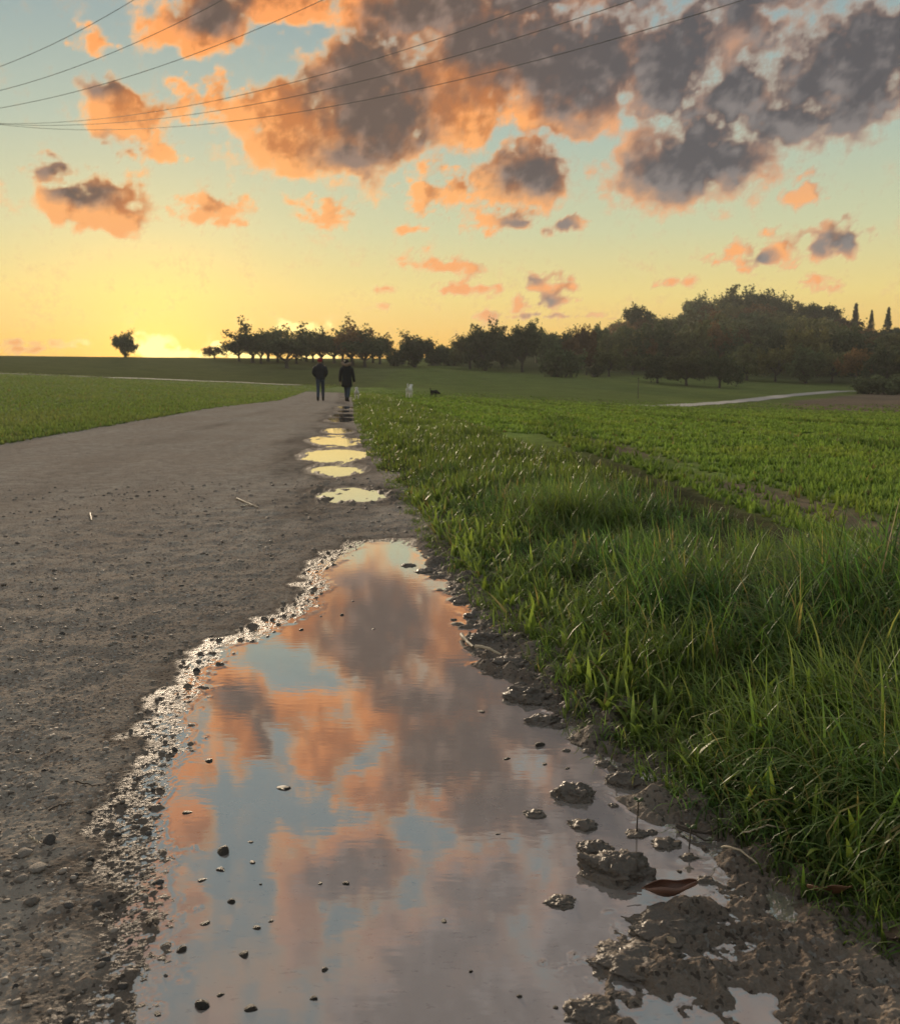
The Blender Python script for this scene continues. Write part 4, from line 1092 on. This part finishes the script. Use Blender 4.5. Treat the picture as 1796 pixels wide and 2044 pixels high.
# loose grit, too small to pick apart
def build_grit():
    V0, F0 = ico(1); V0 = V0 * (1, .8, .5)
    n = 7000
    u = rng.random(n); a = np.radians(-33 + 40 * rng.random(n)); d = 0.95 * np.exp(rng.random(n) ** 1.1 * math.log(7 / .95))
    x, y = d * np.sin(a), d * np.cos(a)
    z, wet, sd, right = path_height(x, y)
    k = (sd > 0.03) & (x < x_right(y) - .05) & (x > x_left(y)) & (rng.random(n) < np.where(wet > .3, .55, 1.0))
    x, y, z, d = x[k], y[k], z[k], d[k]; n = len(x)
    s = (0.0018 + 0.0060 * rng.random(n) ** 3.0) * (0.8 + .22 * d)
    ang = rng.random(n) * 6.28; c, sn = np.cos(ang), np.sin(ang)
    jit = 1 + .3 * (rng.random((n, len(V0), 1)) - .5)
    P = V0[None] * jit
    X = (P[..., 0] * c[:, None] - P[..., 1] * sn[:, None]) * s[:, None] + x[:, None]; Y = (P[..., 0] * sn[:, None] + P[..., 1] * c[:, None]) * s[:, None] + y[:, None]
    Z = P[..., 2] * s[:, None] + (z + .15 * s)[:, None]
    V = np.stack([X, Y, Z], -1).reshape(-1, 3)
    F = (F0[None] + (np.arange(n) * len(V0))[:, None, None]).reshape(-1, 3)
    t = np.where(rng.random(n) < .35, .6, 1.25) * (.7 + .5 * rng.random(n))
    m, g, b = material("grit")
    cc = g.n.new('ShaderNodeVectorMath'); cc.operation = 'SCALE'; cc.inputs[0].default_value = (.27, .225, .185); g.l.new(attr(g, 'shade'), cc.inputs['Scale'])
    g.l.new(cc.outputs[0], b.inputs['Base Color']); b.inputs['Roughness'].default_value = .7
    o = mesh_np("gravel", V, tris=F, mat=m, smooth=False, attrs=dict(shade=np.repeat(t, len(V0))), kind='stuff')
    o['label'] = 'fine loose grit scattered over the path'; o['category'] = 'gravel'
build_grit()

# clods of trodden mud
def mat_mud():
    m, g, b = material("wet_mud")
    pos = g.n.new('ShaderNodeTexCoord').outputs['Object']
    n1 = g.noise(pos, 3.0, 6.0, .7); n2 = g.noise(pos, 14.0, 4.0, .65)
    c = g.mix(n1, (0.075, 0.060, 0.048), (0.185, 0.150, 0.122))
    g.l.new(c, b.inputs['Base Color'])
    g.l.new(g.lin(n2, .3, .7, .35, .8), b.inputs['Roughness']); b.inputs['Specular IOR Level'].default_value = .3
    bn = g.n.new('ShaderNodeBump'); bn.inputs['Strength'].default_value = .5; bn.inputs['Distance'].default_value = .05
    g.l.new(n2, bn.inputs['Height']); g.l.new(bn.outputs[0], b.inputs['Normal'])
    return m
MAT_MUD = mat_mud()
def clod(u, v, w, h, label, seed, group=None, deep=.8):
    """a lump of mud whose foot stands at this point; w, h as it shows in the photograph"""
    x, y = on_level(u, v, WATER); k = px_size(u, v, 1.0)
    V, F = rough_ball(ICO5 if w > 60 else ICO4, seed, .30, 1.7, (1, 1, 1), 0, 7, 0.55)
    V = V + .05 * np.sin(V[:, [1, 2, 0]] * 9.0 + seed)
    sx, sz = w * k / 2, h * k * .62
    V = V * (sx, sx * deep, sz)
    o = mesh_np("mud_clod", V, tris=F, mat=MAT_MUD)
    o.location = (x, y + sx * deep * .3, WATER - sz * .18); o.rotation_euler = (0, 0, random.uniform(-.3, .3))
    tag(o, label, 'mud', group)
for i, (u, v, w, h, lab) in enumerate([
        (1148, 1592, 84, 40, 'dark peaked mud clod alone in the puddle beyond the seedling'), (1232, 1752, 150, 78, 'biggest dark mud clod in the puddle beside the curled leaf'), (1190, 1700, 70, 26, 'low mud lump behind the biggest clod'),
        (1345, 1868, 160, 44, 'long rough mud lump on the shore in front of the curled leaf'), (1052, 1398, 96, 40, 'broad mud clod at the shore with a peaked end'), (972, 1284, 76, 34, 'rounded dark mud clod beside pale straw'), (1020, 1332, 100, 30, 'flat mud clod behind pale straw on the shore'),
        (1085, 1442, 66, 24, 'low crumbling mud clod in the shallows'), (1165, 1652, 58, 20, 'small flat mud lump beyond the biggest clod'), (1250, 1566, 74, 34, 'mud clod with grass roots at the shore'), (1272, 1668, 46, 13, 'tiny mud mound under the seedling'), (1068, 1628, 46, 12, 'small pale-edged mud lump in open water'),
        (1120, 1806, 62, 14, 'thin crumbling mud bar in open water'), (1150, 1425, 80, 34, 'mud clod against the verge grass'), (1270, 1935, 180, 34, 'low mud bar reaching into the near water'), (1330, 1690, 60, 18, 'mud lump with twig roots near the shore'), (1180, 2030, 110, 30, 'mud bar at the near end of the puddle'), (850, 1142, 44, 12, 'far flat mud lump at the tip of the puddle'), (815, 1130, 30, 8, 'far small mud lump at the tip of the puddle')]):
    clod(u, v, w, h, lab, 60 + i)
for i, (u, v, w) in enumerate([(862, 1128, 22), (880, 1152, 26), (902, 1176, 24), (918, 1205, 30), (940, 1232, 34), (955, 1252, 26), (905, 1238, 14), (1000, 1352, 30), (1040, 1368, 26), (1095, 1408, 36), (1115, 1452, 30), (1150, 1478, 34), (1178, 1502, 30), (1205, 1528, 34), (1130, 1500, 18), (1290, 1596, 36), (1318, 1628, 32), (1300, 1664, 26), (1375, 1715, 34), (1410, 1762, 38), (1400, 1800, 34), (1440, 1835, 40), (1225, 1610, 20)]):
    clod(u, v, w, w * .38, 'small wet mud clod in the broken line along the grassy shore', 140 + i, 'small clods along the shore')

# fallen leaves
def leaf_mesh(name, L, W, curl, roll, col, teeth=0.0):
    nu, nv = 28, 13
    V = []
    for i in range(nu):
        s = i / (nu - 1) * 2 - 1
        w = W * max(0.02, (1 - abs(s) ** 2.2)) ** .75 * (1 + teeth * math.sin(i * 2.9))
        for j in range(nv):
            t = j / (nv - 1) * 2 - 1
            ang = t * curl
            yy = w * (math.sin(ang) / max(curl, .01)); zz = w * (1 - math.cos(ang)) / max(curl, .01) * .9
            zz += roll * s * s * L * .5 + .03 * L * math.sin(5 * s + 3 * t) - (0.012 * L if j == nv // 2 else 0)
            V.append((s * L / 2, yy, zz))
    q = [(i * nv + j, (i + 1) * nv + j, (i + 1) * nv + j + 1, i * nv + j + 1) for i in range(nu - 1) for j in range(nv - 1)]
    m, g, b = material(name + "_brown")
    pos = g.n.new('ShaderNodeTexCoord').outputs['Object']
    n1 = g.noise(pos, 60.0, 5.0, .7)
    g.l.new(g.mix(n1, tuple(c * .5 for c in col), tuple(c * 1.4 for c in col)), b.inputs['Base Color']); b.inputs['Roughness'].default_value = .5
    me = mesh_np(name, np.array(V), quads=q, mat=m, link=False)
    return me
def leaf(u, v, w, me, label, rz, tilt=(0, 0), lift=.004, z=None):
    x, y = on_level(u, v, 0); o = empty("fallen_leaf", (x, y, max(path_z(x, y), WATER) + lift), rz); o.rotation_euler = (tilt[0], tilt[1], rz)
    k = px_size(u, v, w)
    b = put("blade", me, o, scale=(k, k, k))
    md = b.modifiers.new("thickness", 'SOLIDIFY'); md.thickness = .012
    V, q = tube([(-.5, 0, .02), (-.62, .02, .03), (-.75, .015, .05)], [.012, .010, .008], 6)
    put("stalk", mesh_np("stalk", V, quads=q, mat=me.materials[0], link=False), o, scale=(k, k, k))
    tag(o, label, 'leaf'); return o
leaf(1335, 1782, 112, leaf_mesh("curled_leaf", 1.0, .30, 2.4, .34, (0.20, 0.098, 0.064)), 'curled brown leaf floating at the shore beside the biggest mud clod', .08, (.25, -.06), .010)
leaf(1655, 1812, 84, leaf_mesh("brown_leaf", 1.0, .38, .7, .25, (0.17, 0.085, 0.045), .05), 'reddish brown leaf propped against the verge grass', 2.7, (.5, .25), .018)
leaf(1786, 1900, 60, leaf_mesh("dull_leaf", 1.0, .40, .5, .2, (0.13, 0.085, 0.06)), 'dull brown leaf half hidden under grass at the verge', 1.2, (-.4, .2), .015)
leaf(1338, 1918, 24, leaf_mesh("tan_leaf", 1.0, .42, .4, .15, (0.34, 0.24, 0.15)), 'tiny tan leaf on the mud bar', .9, (.3, .2), .022)
leaf(1208, 1318, 26, leaf_mesh("red_leaf", 1.0, .42, .5, .2, (0.24, 0.06, 0.025)), 'small red leaf caught in the verge grass', .6, (.9, .2), .05)

# twigs and straws
MAT_TWIG = simple_mat("twig_bark", (0.075, 0.058, 0.045), .8, .3, 60.0); MAT_STRAW = simple_mat("dry_straw", (0.46, 0.38, 0.27), .6, .25, 40.0)
def twig(name, pts, wpx, mat, label, lift=.006, group=None, cat='twig'):
    P = []
    for i, q in enumerate(pts):
        x, y = on_level(q[0], q[1], 0); P.append((x, y, max(path_z(x, y), WATER) + lift + (q[2] if len(q) > 2 else 0)))
    P = np.array(P); s = np.linspace(0, len(P) - 1, 9)
    P = np.stack([np.interp(s, np.arange(len(P)), P[:, k]) for k in range(3)], 1); P[1:-1] += rng.normal(0, .0012, (7, 3))
    r = px_size(pts[0][0], pts[0][1], wpx) / 2
    V, q = tube(P, np.linspace(r, r * .55, 9), 6)
    o = mesh_np(name, V - P[0], quads=q, mat=mat); o.location = P[0]
    tag(o, label, cat, group)
twig("twig", [(1350, 1648), (1378, 1658), (1412, 1664), (1446, 1660)], 8, MAT_TWIG, 'dark forked twig on the mud by the seedling', .010)
twig("twig", [(1352, 1650), (1400, 1672), (1436, 1678)], 5, MAT_TWIG, 'thinner bent twig on the mud under the forked one', .008)
twig("straw", [(1440, 1700), (1475, 1718), (1510, 1740)], 5, MAT_STRAW, 'long dry straw on the mud by the verge', .010, cat='straw')
twig("straw", [(921, 1268), (930, 1280), (944, 1294)], 9, MAT_STRAW, 'thick pale straw sticking up beside the rounded mud clod', .012, cat='straw')
twig("straw", [(948, 1300), (975, 1308), (1000, 1316)], 7, MAT_STRAW, 'pale straw lying on the flat mud clod', .022, cat='straw')
twig("twig", [(98, 1617), (120, 1608), (146, 1602)], 4, MAT_TWIG, 'dark straight twig on the gravel at the edge of the wet mud', .004)
twig("straw", [(58, 1672), (70, 1680), (82, 1688)], 4, MAT_STRAW, 'short straw beside a dark stone on the gravel', .004, cat='straw')
twig("straw", [(246, 1795), (266, 1781), (288, 1768)], 4, MAT_STRAW, 'thin straw lying in the glistening mud', .004, cat='straw')
twig("twig", [(207, 1822), (222, 1830)], 4, MAT_TWIG, 'stub of twig at the edge of the wet mud', .004)
twig("twig", [(150, 1562), (175, 1566), (206, 1566)], 3.5, MAT_TWIG, 'thin dark twig lying across the dry gravel', .004)
twig("straw", [(472, 998), (490, 1006), (515, 1016)], 4, MAT_STRAW, 'pale broken straw on the gravel far down the path', .006, cat='straw')
twig("straw", [(480, 1014), (495, 1012), (512, 1013)], 3, MAT_STRAW, 'crossed pale straw on the gravel far down the path', .008, cat='straw')
twig("straw", [(180, 1030), (183, 1044)], 4, MAT_STRAW, 'upright pale straw stub on the gravel', .006, cat='straw')
twig("straw", [(1480, 1690), (1530, 1700), (1590, 1690)], 4, MAT_STRAW, 'bleached straw under the verge grass', .03, cat='straw')
def seedling(u, v, hpx, label):
    x, y = on_level(u, v, WATER); k = px_size(u, v, 1.0); H = hpx * k
    o = empty("seedling", (x, y, WATER + .002))
    V, q = tube([(0, 0, -.005), (.001, 0, H * .5), (.002, .001, H)], [.0016, .0013, .0012], 6)
    put("stem", mesh_np("stem", V, quads=q, mat=MAT_TWIG, link=False), o)
    gm = simple_mat("seedling_leaf", (0.06, 0.085, 0.03), .5)
    for a in (.4, 2.4, 4.4):
        V, F = rough_ball(ICO2, 3, .1, 1.0, (.0065, .004, .0016)); V = V + (.005, 0, 0)
        put("leaf", mesh_np("leaf", V, tris=F, mat=gm, link=False), o, (.002, .001, H), (0, -.5, a))
    tag(o, label, 'seedling')
seedling(1270, 1664, 66, 'small dark seedling standing upright in the puddle')
seedling(1375, 1694, 40, 'thin bent seedling at the puddle shore behind the curled leaf')

# ------------------------------------------------------------------ power lines
MAT_WIRE = simple_mat("wire", (0.16, 0.145, 0.13), .5)
def wire(a, b, sagpx, da, db, label):
    """conductor seen from point a (distance da) to point b (distance db) of the photograph, hanging a little between"""
    def at(u, v, d):
        r = ray(u, v); r = r / math.hypot(r[0], r[1]); return np.array([0, 0, CAM_H]) + r * d
    A, B = at(a[0], a[1], da), at(b[0], b[1], db)
    A, B = A - (B - A) * .25, B + (B - A) * .35       # on past both edges of the view
    s = np.linspace(0, 1, 60)[:, None]
    P = A * (1 - s) + B * s
    t = -.25 + 1.6 * s[:, 0]
    P[:, 2] -= sagpx * 4 * t * (1 - t)
    V, q = tube(P, np.full(60, .011), 6)
    o = mesh_np("power_line", V - P[0], quads=q, mat=MAT_WIRE); o.location = P[0]
    tag(o, label, 'wire', 'overhead power lines')
wire((0, 132), (265, 0), .15, 46, 40, 'topmost wire of the upper set of three overhead power lines')
wire((0, 180), (442, 0), .3, 47, 38, 'middle wire of the upper set of three overhead power lines')
wire((0, 215), (642, 0), .45, 48, 36, 'lowest wire of the upper set of three overhead power lines')
wire((0, 246), (1090, 0), 1.1, 60, 34, 'topmost wire of the lower set of three overhead power lines')
wire((0, 247), (1260, 0), 1.25, 60, 32, 'middle wire of the lower set of three overhead power lines')
wire((0, 248), (1480, 0), 1.5, 60, 30, 'lowest wire of the lower set of three overhead power lines')
def field_post():
    g_ = ground_hit(1273, 796); x, y = g_; z = float(terrain(np.array([x]), np.array([y]))[0]); d = np.hypot(x, y); H = 40 / FPX * d
    o = empty("marker_post", (x, y, z))
    V, q = tube([(0, 0, -.1), (0, 0, H * .6), (0, 0, H)], [.035, .03, .03], 8); put("post", mesh_np("post", V, quads=q, mat=MAT_TWIG, link=False), o)
    V, q = tube([(0, 0, H * .97), (0, 0, H), (0, 0, H * 1.03)], [.04, .055, .02], 8); put("cap", mesh_np("cap", V, quads=q, mat=MAT_TWIG, link=False), o)
    tag(o, 'thin dark marker post in the meadow beside the farm track', 'post')
field_post()

# ------------------------------------------------------------------ walkers and dogs
def skin(name, verts, edges, mat, parent, levels=2, root=0):
    """one continuous body grown round a skeleton; verts are (x, y, z, radius or (rx, ry))"""
    me = bpy.data.meshes.new(name)
    me.from_pydata([v[:3] for v in verts], [], []); me.edges.add(len(edges)); me.edges.foreach_set('vertices', np.array(edges, np.int32).ravel()); me.update()
    o = bpy.data.objects.new(name, me); COL.objects.link(o)
    sm = o.modifiers.new("skin", 'SKIN'); sm.use_smooth_shade = True
    if not me.skin_vertices: me.attributes.get('skin') 
    for i, sv in enumerate(me.skin_vertices[0].data):
        r = verts[i][3]; sv.radius = r if isinstance(r, tuple) else (r, r); sv.use_root = (i == root)
    ss_ = o.modifiers.new("smooth", 'SUBSURF'); ss_.levels = levels; ss_.render_levels = levels
    me.materials.append(mat)
    dg = bpy.context.evaluated_depsgraph_get()
    nm = bpy.data.meshes.new_from_object(o.evaluated_get(dg)); nm.name = name
    bpy.data.objects.remove(o); bpy.data.meshes.remove(me)
    for p in nm.polygons: p.use_smooth = True
    ob = bpy.data.objects.new(name, nm); COL.objects.link(ob); ob.parent = parent
    return ob
def loft(name, rings, mat, parent, sides=20):
    """closed surface through elliptical rings (cx, cy, z, rx, ry)"""
    V = []
    for (cx, cy, z, rx, ry) in rings:
        for k in range(sides):
            a = 2 * math.pi * k / sides; V.append((cx + rx * math.cos(a), cy + ry * math.sin(a), z))
    n = len(rings)
    q = [(i * sides + k, i * sides + (k + 1) % sides, (i + 1) * sides + (k + 1) % sides, (i + 1) * sides + k) for i in range(n - 1) for k in range(sides)]
    V.append((rings[0][0], rings[0][1], rings[0][2])); V.append((rings[-1][0], rings[-1][1], rings[-1][2]))
    t = [(len(V) - 2, (k + 1) % sides, k) for k in range(sides)] + [(len(V) - 1, (n - 1) * sides + k, (n - 1) * sides + (k + 1) % sides) for k in range(sides)]
    return mesh_np(name, np.array(V), quads=q, tris=t, mat=mat, parent=parent)
M_SKIN = simple_mat("skin", (0.42, 0.26, 0.19), .6); M_JACKET = simple_mat("dark_jacket", (0.036, 0.036, 0.040), .75, .3, 12); M_JEANS = simple_mat("blue_jeans", (0.060, 0.075, 0.105), .85, .3, 20)
M_COAT = simple_mat("black_coat", (0.028, 0.028, 0.030), .8, .3, 12); M_FUR = simple_mat("fur_trim", (0.30, 0.22, 0.16), .95, .4, 60); M_BOOT = simple_mat("dark_boot", (0.015, 0.014, 0.013), .6); M_RED = simple_mat("red_cap", (0.30, 0.030, 0.045), .85, .3, 30); M_HAIR = simple_mat("dark_hair", (0.020, 0.016, 0.013), .6, .4, 40)
def person(u, v, vtop, kind, label):
    x, y = WALK[kind]; z = path_z(x, y); d = math.hypot(x, y)
    r = ray(u, vtop); top = CAM_H + r[2] / math.hypot(r[0], r[1]) * d
    H = min(max(top - z, 1.6), 1.88); s = H / 1.74
    o = empty("person", (x, y, z), R(4) if kind == 'jacket' else R(-9)); o.scale = (s, s, s)
    st = 1 if kind == 'jacket' else -1
    V = [(0, 0, .95, (.15, .11)), (0, .01, 1.15, (.135, .10)), (0, .0, 1.36, (.165, .11)), (0, 0, 1.47, .065), (0, .012, 1.54, .055), (0, .02, 1.62, (.078, .092)), (0, .02, 1.70, (.062, .075))]
    E = [(0, 1), (1, 2), (2, 3), (3, 4), (4, 5), (5, 6)]
    nose = len(V); V.append((0, .115, 1.615, .014)); E.append((5, nose))
    for sd in (-1, 1):
        ear = len(V); V.append((sd * .085, .015, 1.62, .014)); E.append((5, ear))
        i = len(V); f = sd * st
        V += [(sd * .085, 0, .88, .088), (sd * .09, .05 + .10 * f, .50, .058), (sd * .09, -.04 + .20 * f, .10, .040), (sd * .095, .10 + .20 * f, .035, .036)]
        E += [(0, i), (i, i + 1), (i + 1, i + 2), (i + 2, i + 3)]
        j = len(V)
        if kind == 'jacket':
            V += [(sd * .17, -.01, 1.40, .050), (sd * .255, -.05, 1.14, .045), (sd * .19, .14, 1.00, .032), (sd * .165, .19, .985, .034)]
        else:
            V += [(sd * .17, -.01, 1.40, .050), (sd * .25, -.03 - .03 * f, 1.13, .045), (sd * .265, .03 - .10 * f, .89, .032), (sd * .27, .05 - .11 * f, .81, .036)]
        E += [(2, j), (j, j + 1), (j + 1, j + 2), (j + 2, j + 3)]
        base = np.array(V[j + 3][:3]); dr = base - np.array(V[j + 2][:3]); dr /= np.linalg.norm(dr); side = np.array([0, 1., 0]) if kind != 'jacket' else np.array([0, 0, 1.])
        for q, (off, L) in enumerate([(-.030, .070), (-.011, .082), (.009, .078), (.028, .062), (.045, .045)]):
            k = len(V); p1 = base + side * off + dr * .03; p2 = p1 + dr * L * .55 + np.array([-sd * .012, 0, 0]); p3 = p2 + dr * L * .45 + np.array([-sd * .02, 0, 0])
            if q == 4: p1 = base + side * .035 - dr * .01
            V += [(*p1, .0095), (*p2, .009), (*p3, .008)]; E += [(j + 3, k), (k, k + 1), (k + 1, k + 2)]
    skin("body", V, E, M_SKIN, o, 2)
    # trousers and boots
    V = [(0, 0, .98, (.165, .125))]; E = []
    for sd in (-1, 1):
        f = sd * st; i = len(V)
        V += [(sd * .09, 0, .86, .105), (sd * .09, .05 + .10 * f, .50, .076), (sd * .09, -.04 + .20 * f, .13, .062)]
        E += [(0, i), (i, i + 1), (i + 1, i + 2)]
    skin("jeans", V, E, M_JEANS, o, 2)
    for sd in (-1, 1):
        f = sd * st
        skin("boot", [(sd * .09, -.04 + .19 * f, .20, .060), (sd * .09, -.05 + .20 * f, .06, .055), (sd * .095, .06 + .20 * f, .045, .045), (sd * .097, .13 + .20 * f, .035, .036)], [(0, 1), (1, 2), (2, 3)], M_BOOT, o, 1)
    def sleeves(garment, mat, pts, r):
        for sd in (-1, 1):
            f = sd * st
            skin("sleeve", [(sd * a, b(f), c, q) for (a, b, c), q in zip(pts, r)], [(i, i + 1) for i in range(len(pts) - 1)], mat, garment, 2)
    if kind == 'jacket':
        gm = loft("jacket", [(0, 0, .86, .185, .14), (0, 0, .90, .20, .155), (0, 0, 1.05, .19, .15), (0, 0, 1.25, .225, .165), (0, 0, 1.38, .215, .15), (0, 0, 1.46, .15, .12), (0, .005, 1.52, .085, .09)], M_JACKET, o)
        sleeves(gm, M_JACKET, [(.18, lambda f: -.01, 1.41), (.265, lambda f: -.06, 1.15), (.175, lambda f: .17, .985)], [.100, .080, .066])
        loft("hat", [(0, .0, 1.585, .095, .105), (0, .0, 1.63, .102, .115), (0, .0, 1.69, .095, .105), (0, .0, 1.735, .06, .07), (0, .0, 1.75, .02, .02)], M_RED, o)
    else:
        gm = loft("coat", [(0, -.01, .60, .205, .17), (0, -.01, .62, .225, .185), (0, -.01, .80, .215, .175), (0, 0, 1.02, .20, .16), (0, 0, 1.25, .235, .17), (0, 0, 1.40, .235, .155), (0, 0, 1.48, .16, .13), (0, .01, 1.53, .09, .10)], M_COAT, o)
        sleeves(gm, M_COAT, [(.19, lambda f: -.01, 1.42), (.265, lambda f: -.03 - .03 * f, 1.13), (.275, lambda f: .05 - .11 * f, .80)], [.098, .075, .060])
        V, q = tube([(.16 * math.cos(a), -.05 + .10 * math.sin(a), 1.545 + .035 * math.cos(2 * a)) for a in np.linspace(0, 2 * math.pi, 25)], [.058 + .010 * math.sin(7 * k) for k in range(25)], 10)
        mesh_np("fur_hood", V, quads=q, mat=M_FUR, parent=o)
        loft("hair", [(0, -.01, 1.54, .085, .09), (0, -.01, 1.60, .098, .105), (0, -.01, 1.67, .095, .10), (0, .0, 1.72, .06, .07), (0, .0, 1.745, .02, .02)], M_HAIR, o)
    tag(o, label, 'person')
    return o
WALK = {'jacket': tuple(ground_hit(640, 800.5)), 'coat': tuple(ground_hit(693, 801.5))}
person(640, 797, 714, 'jacket', 'walker in a red hat, dark jacket and blue jeans, seen from behind')
person(693, 798, 717, 'coat', 'walker in a long black coat with a fur hood, seen from behind')
def dog(u, v, hpx, mat, rz, label, head_down=False):
    x, y = ground_hit(u, v); z = float(ground_top(np.array([x]), np.array([y]))[0]) if not (x_left(y) < x < x_right(y)) else path_z(x, y)
    s = hpx / FPX * math.hypot(x, y) / .62
    o = empty("dog", (x, y, z + (.05 if x > x_right(y) else 0)), rz); o.scale = (s, s, s)
    hz, hy = (.30, .52) if head_down else (.58, .40)
    V = [(0, -.22, .44, (.095, .10)), (0, -.02, .42, (.095, .105)), (0, .20, .42, (.115, .13)), (0, .30, .50, (.075, .08)), (0, hy - .02, hz - .03, (.075, .075)), (0, hy + .06, hz, (.068, .07)), (0, hy + .15, hz - .03, (.038, .036)), (0, hy + .20, hz - .035, (.030, .028))]
    E = [(0, 1), (1, 2), (2, 3), (3, 4), (4, 5), (5, 6), (6, 7)]
    for sd in (-1, 1):
        i = len(V)
        V += [(sd * .075, -.24, .36, .070), (sd * .085, -.17, .25, .048), (sd * .085, -.29, .15, .030), (sd * .085, -.275, .045, .026), (sd * .085, -.235, .02, .026)]
        E += [(0, i), (i, i + 1), (i + 1, i + 2), (i + 2, i + 3), (i + 3, i + 4)]
        i = len(V)
        V += [(sd * .075, .20, .33, .058), (sd * .08, .17, .22, .036), (sd * .08, .19, .11, .027), (sd * .08, .19, .04, .025), (sd * .08, .225, .02, .025)]
        E += [(2, i), (i, i + 1), (i + 1, i + 2), (i + 2, i + 3), (i + 3, i + 4)]
        i = len(V); V += [(sd * .06, hy + .02, hz + .06, .026), (sd * .085, hy + .0, hz + .0, .018)]; E += [(5, i), (i, i + 1)]
    i = len(V); V += [(0, -.33, .50, .034), (0, -.38, .60, .036), (0, -.36, .70, .022)]; E += [(0, i), (i, i + 1), (i + 1, i + 2)]
    b = skin("body", V, E, mat, o, 2)
    tag(o, label, 'dog')
M_WHITE = simple_mat("white_fur", (0.78, 0.74, 0.68), .95, .2, 25); M_BLACK = simple_mat("black_fur", (0.016, 0.015, 0.014), .85, .3, 25)
dog(712, 801, 22, M_WHITE, R(6), 'white dog trotting at the heel of the walker in the long coat')
dog(817, 799, 25, M_WHITE, R(-10), 'white dog standing alone in the meadow grass')
dog(866, 799, 17, M_BLACK, R(-42), 'black dog sniffing with its head down in the meadow', True)

# ------------------------------------------------------------------ evening haze
def build_haze():
    m = bpy.data.materials.new("haze"); m.use_nodes = True
    n = m.node_tree.nodes; n.clear()
    o = n.new('ShaderNodeOutputMaterial'); v = n.new('ShaderNodeVolumePrincipled')
    v.inputs['Color'].default_value = (0.96, 0.97, 0.95, 1); v.inputs['Density'].default_value = HAZE; v.inputs['Anisotropy'].default_value = 0.2
    m.node_tree.links.new(v.outputs[0], o.inputs['Volume'])
    s, z0, z1 = 640.0, -32.0, 42.0
    V = [(a * s, b * s, c) for c in (z0, z1) for a, b in ((-1, -1), (1, -1), (1, 1), (-1, 1))]
    F = [(3, 2, 1, 0), (4, 5, 6, 7), (0, 1, 5, 4), (1, 2, 6, 5), (2, 3, 7, 6), (3, 0, 4, 7)]
    ob = mesh_np("haze", np.array(V), quads=F, mat=m, smooth=False, kind='stuff')
    ob['label'] = 'thin warm evening haze over the fields'; ob['category'] = 'haze'
HAZE = 0.00036
if HAZE > 0: build_haze()
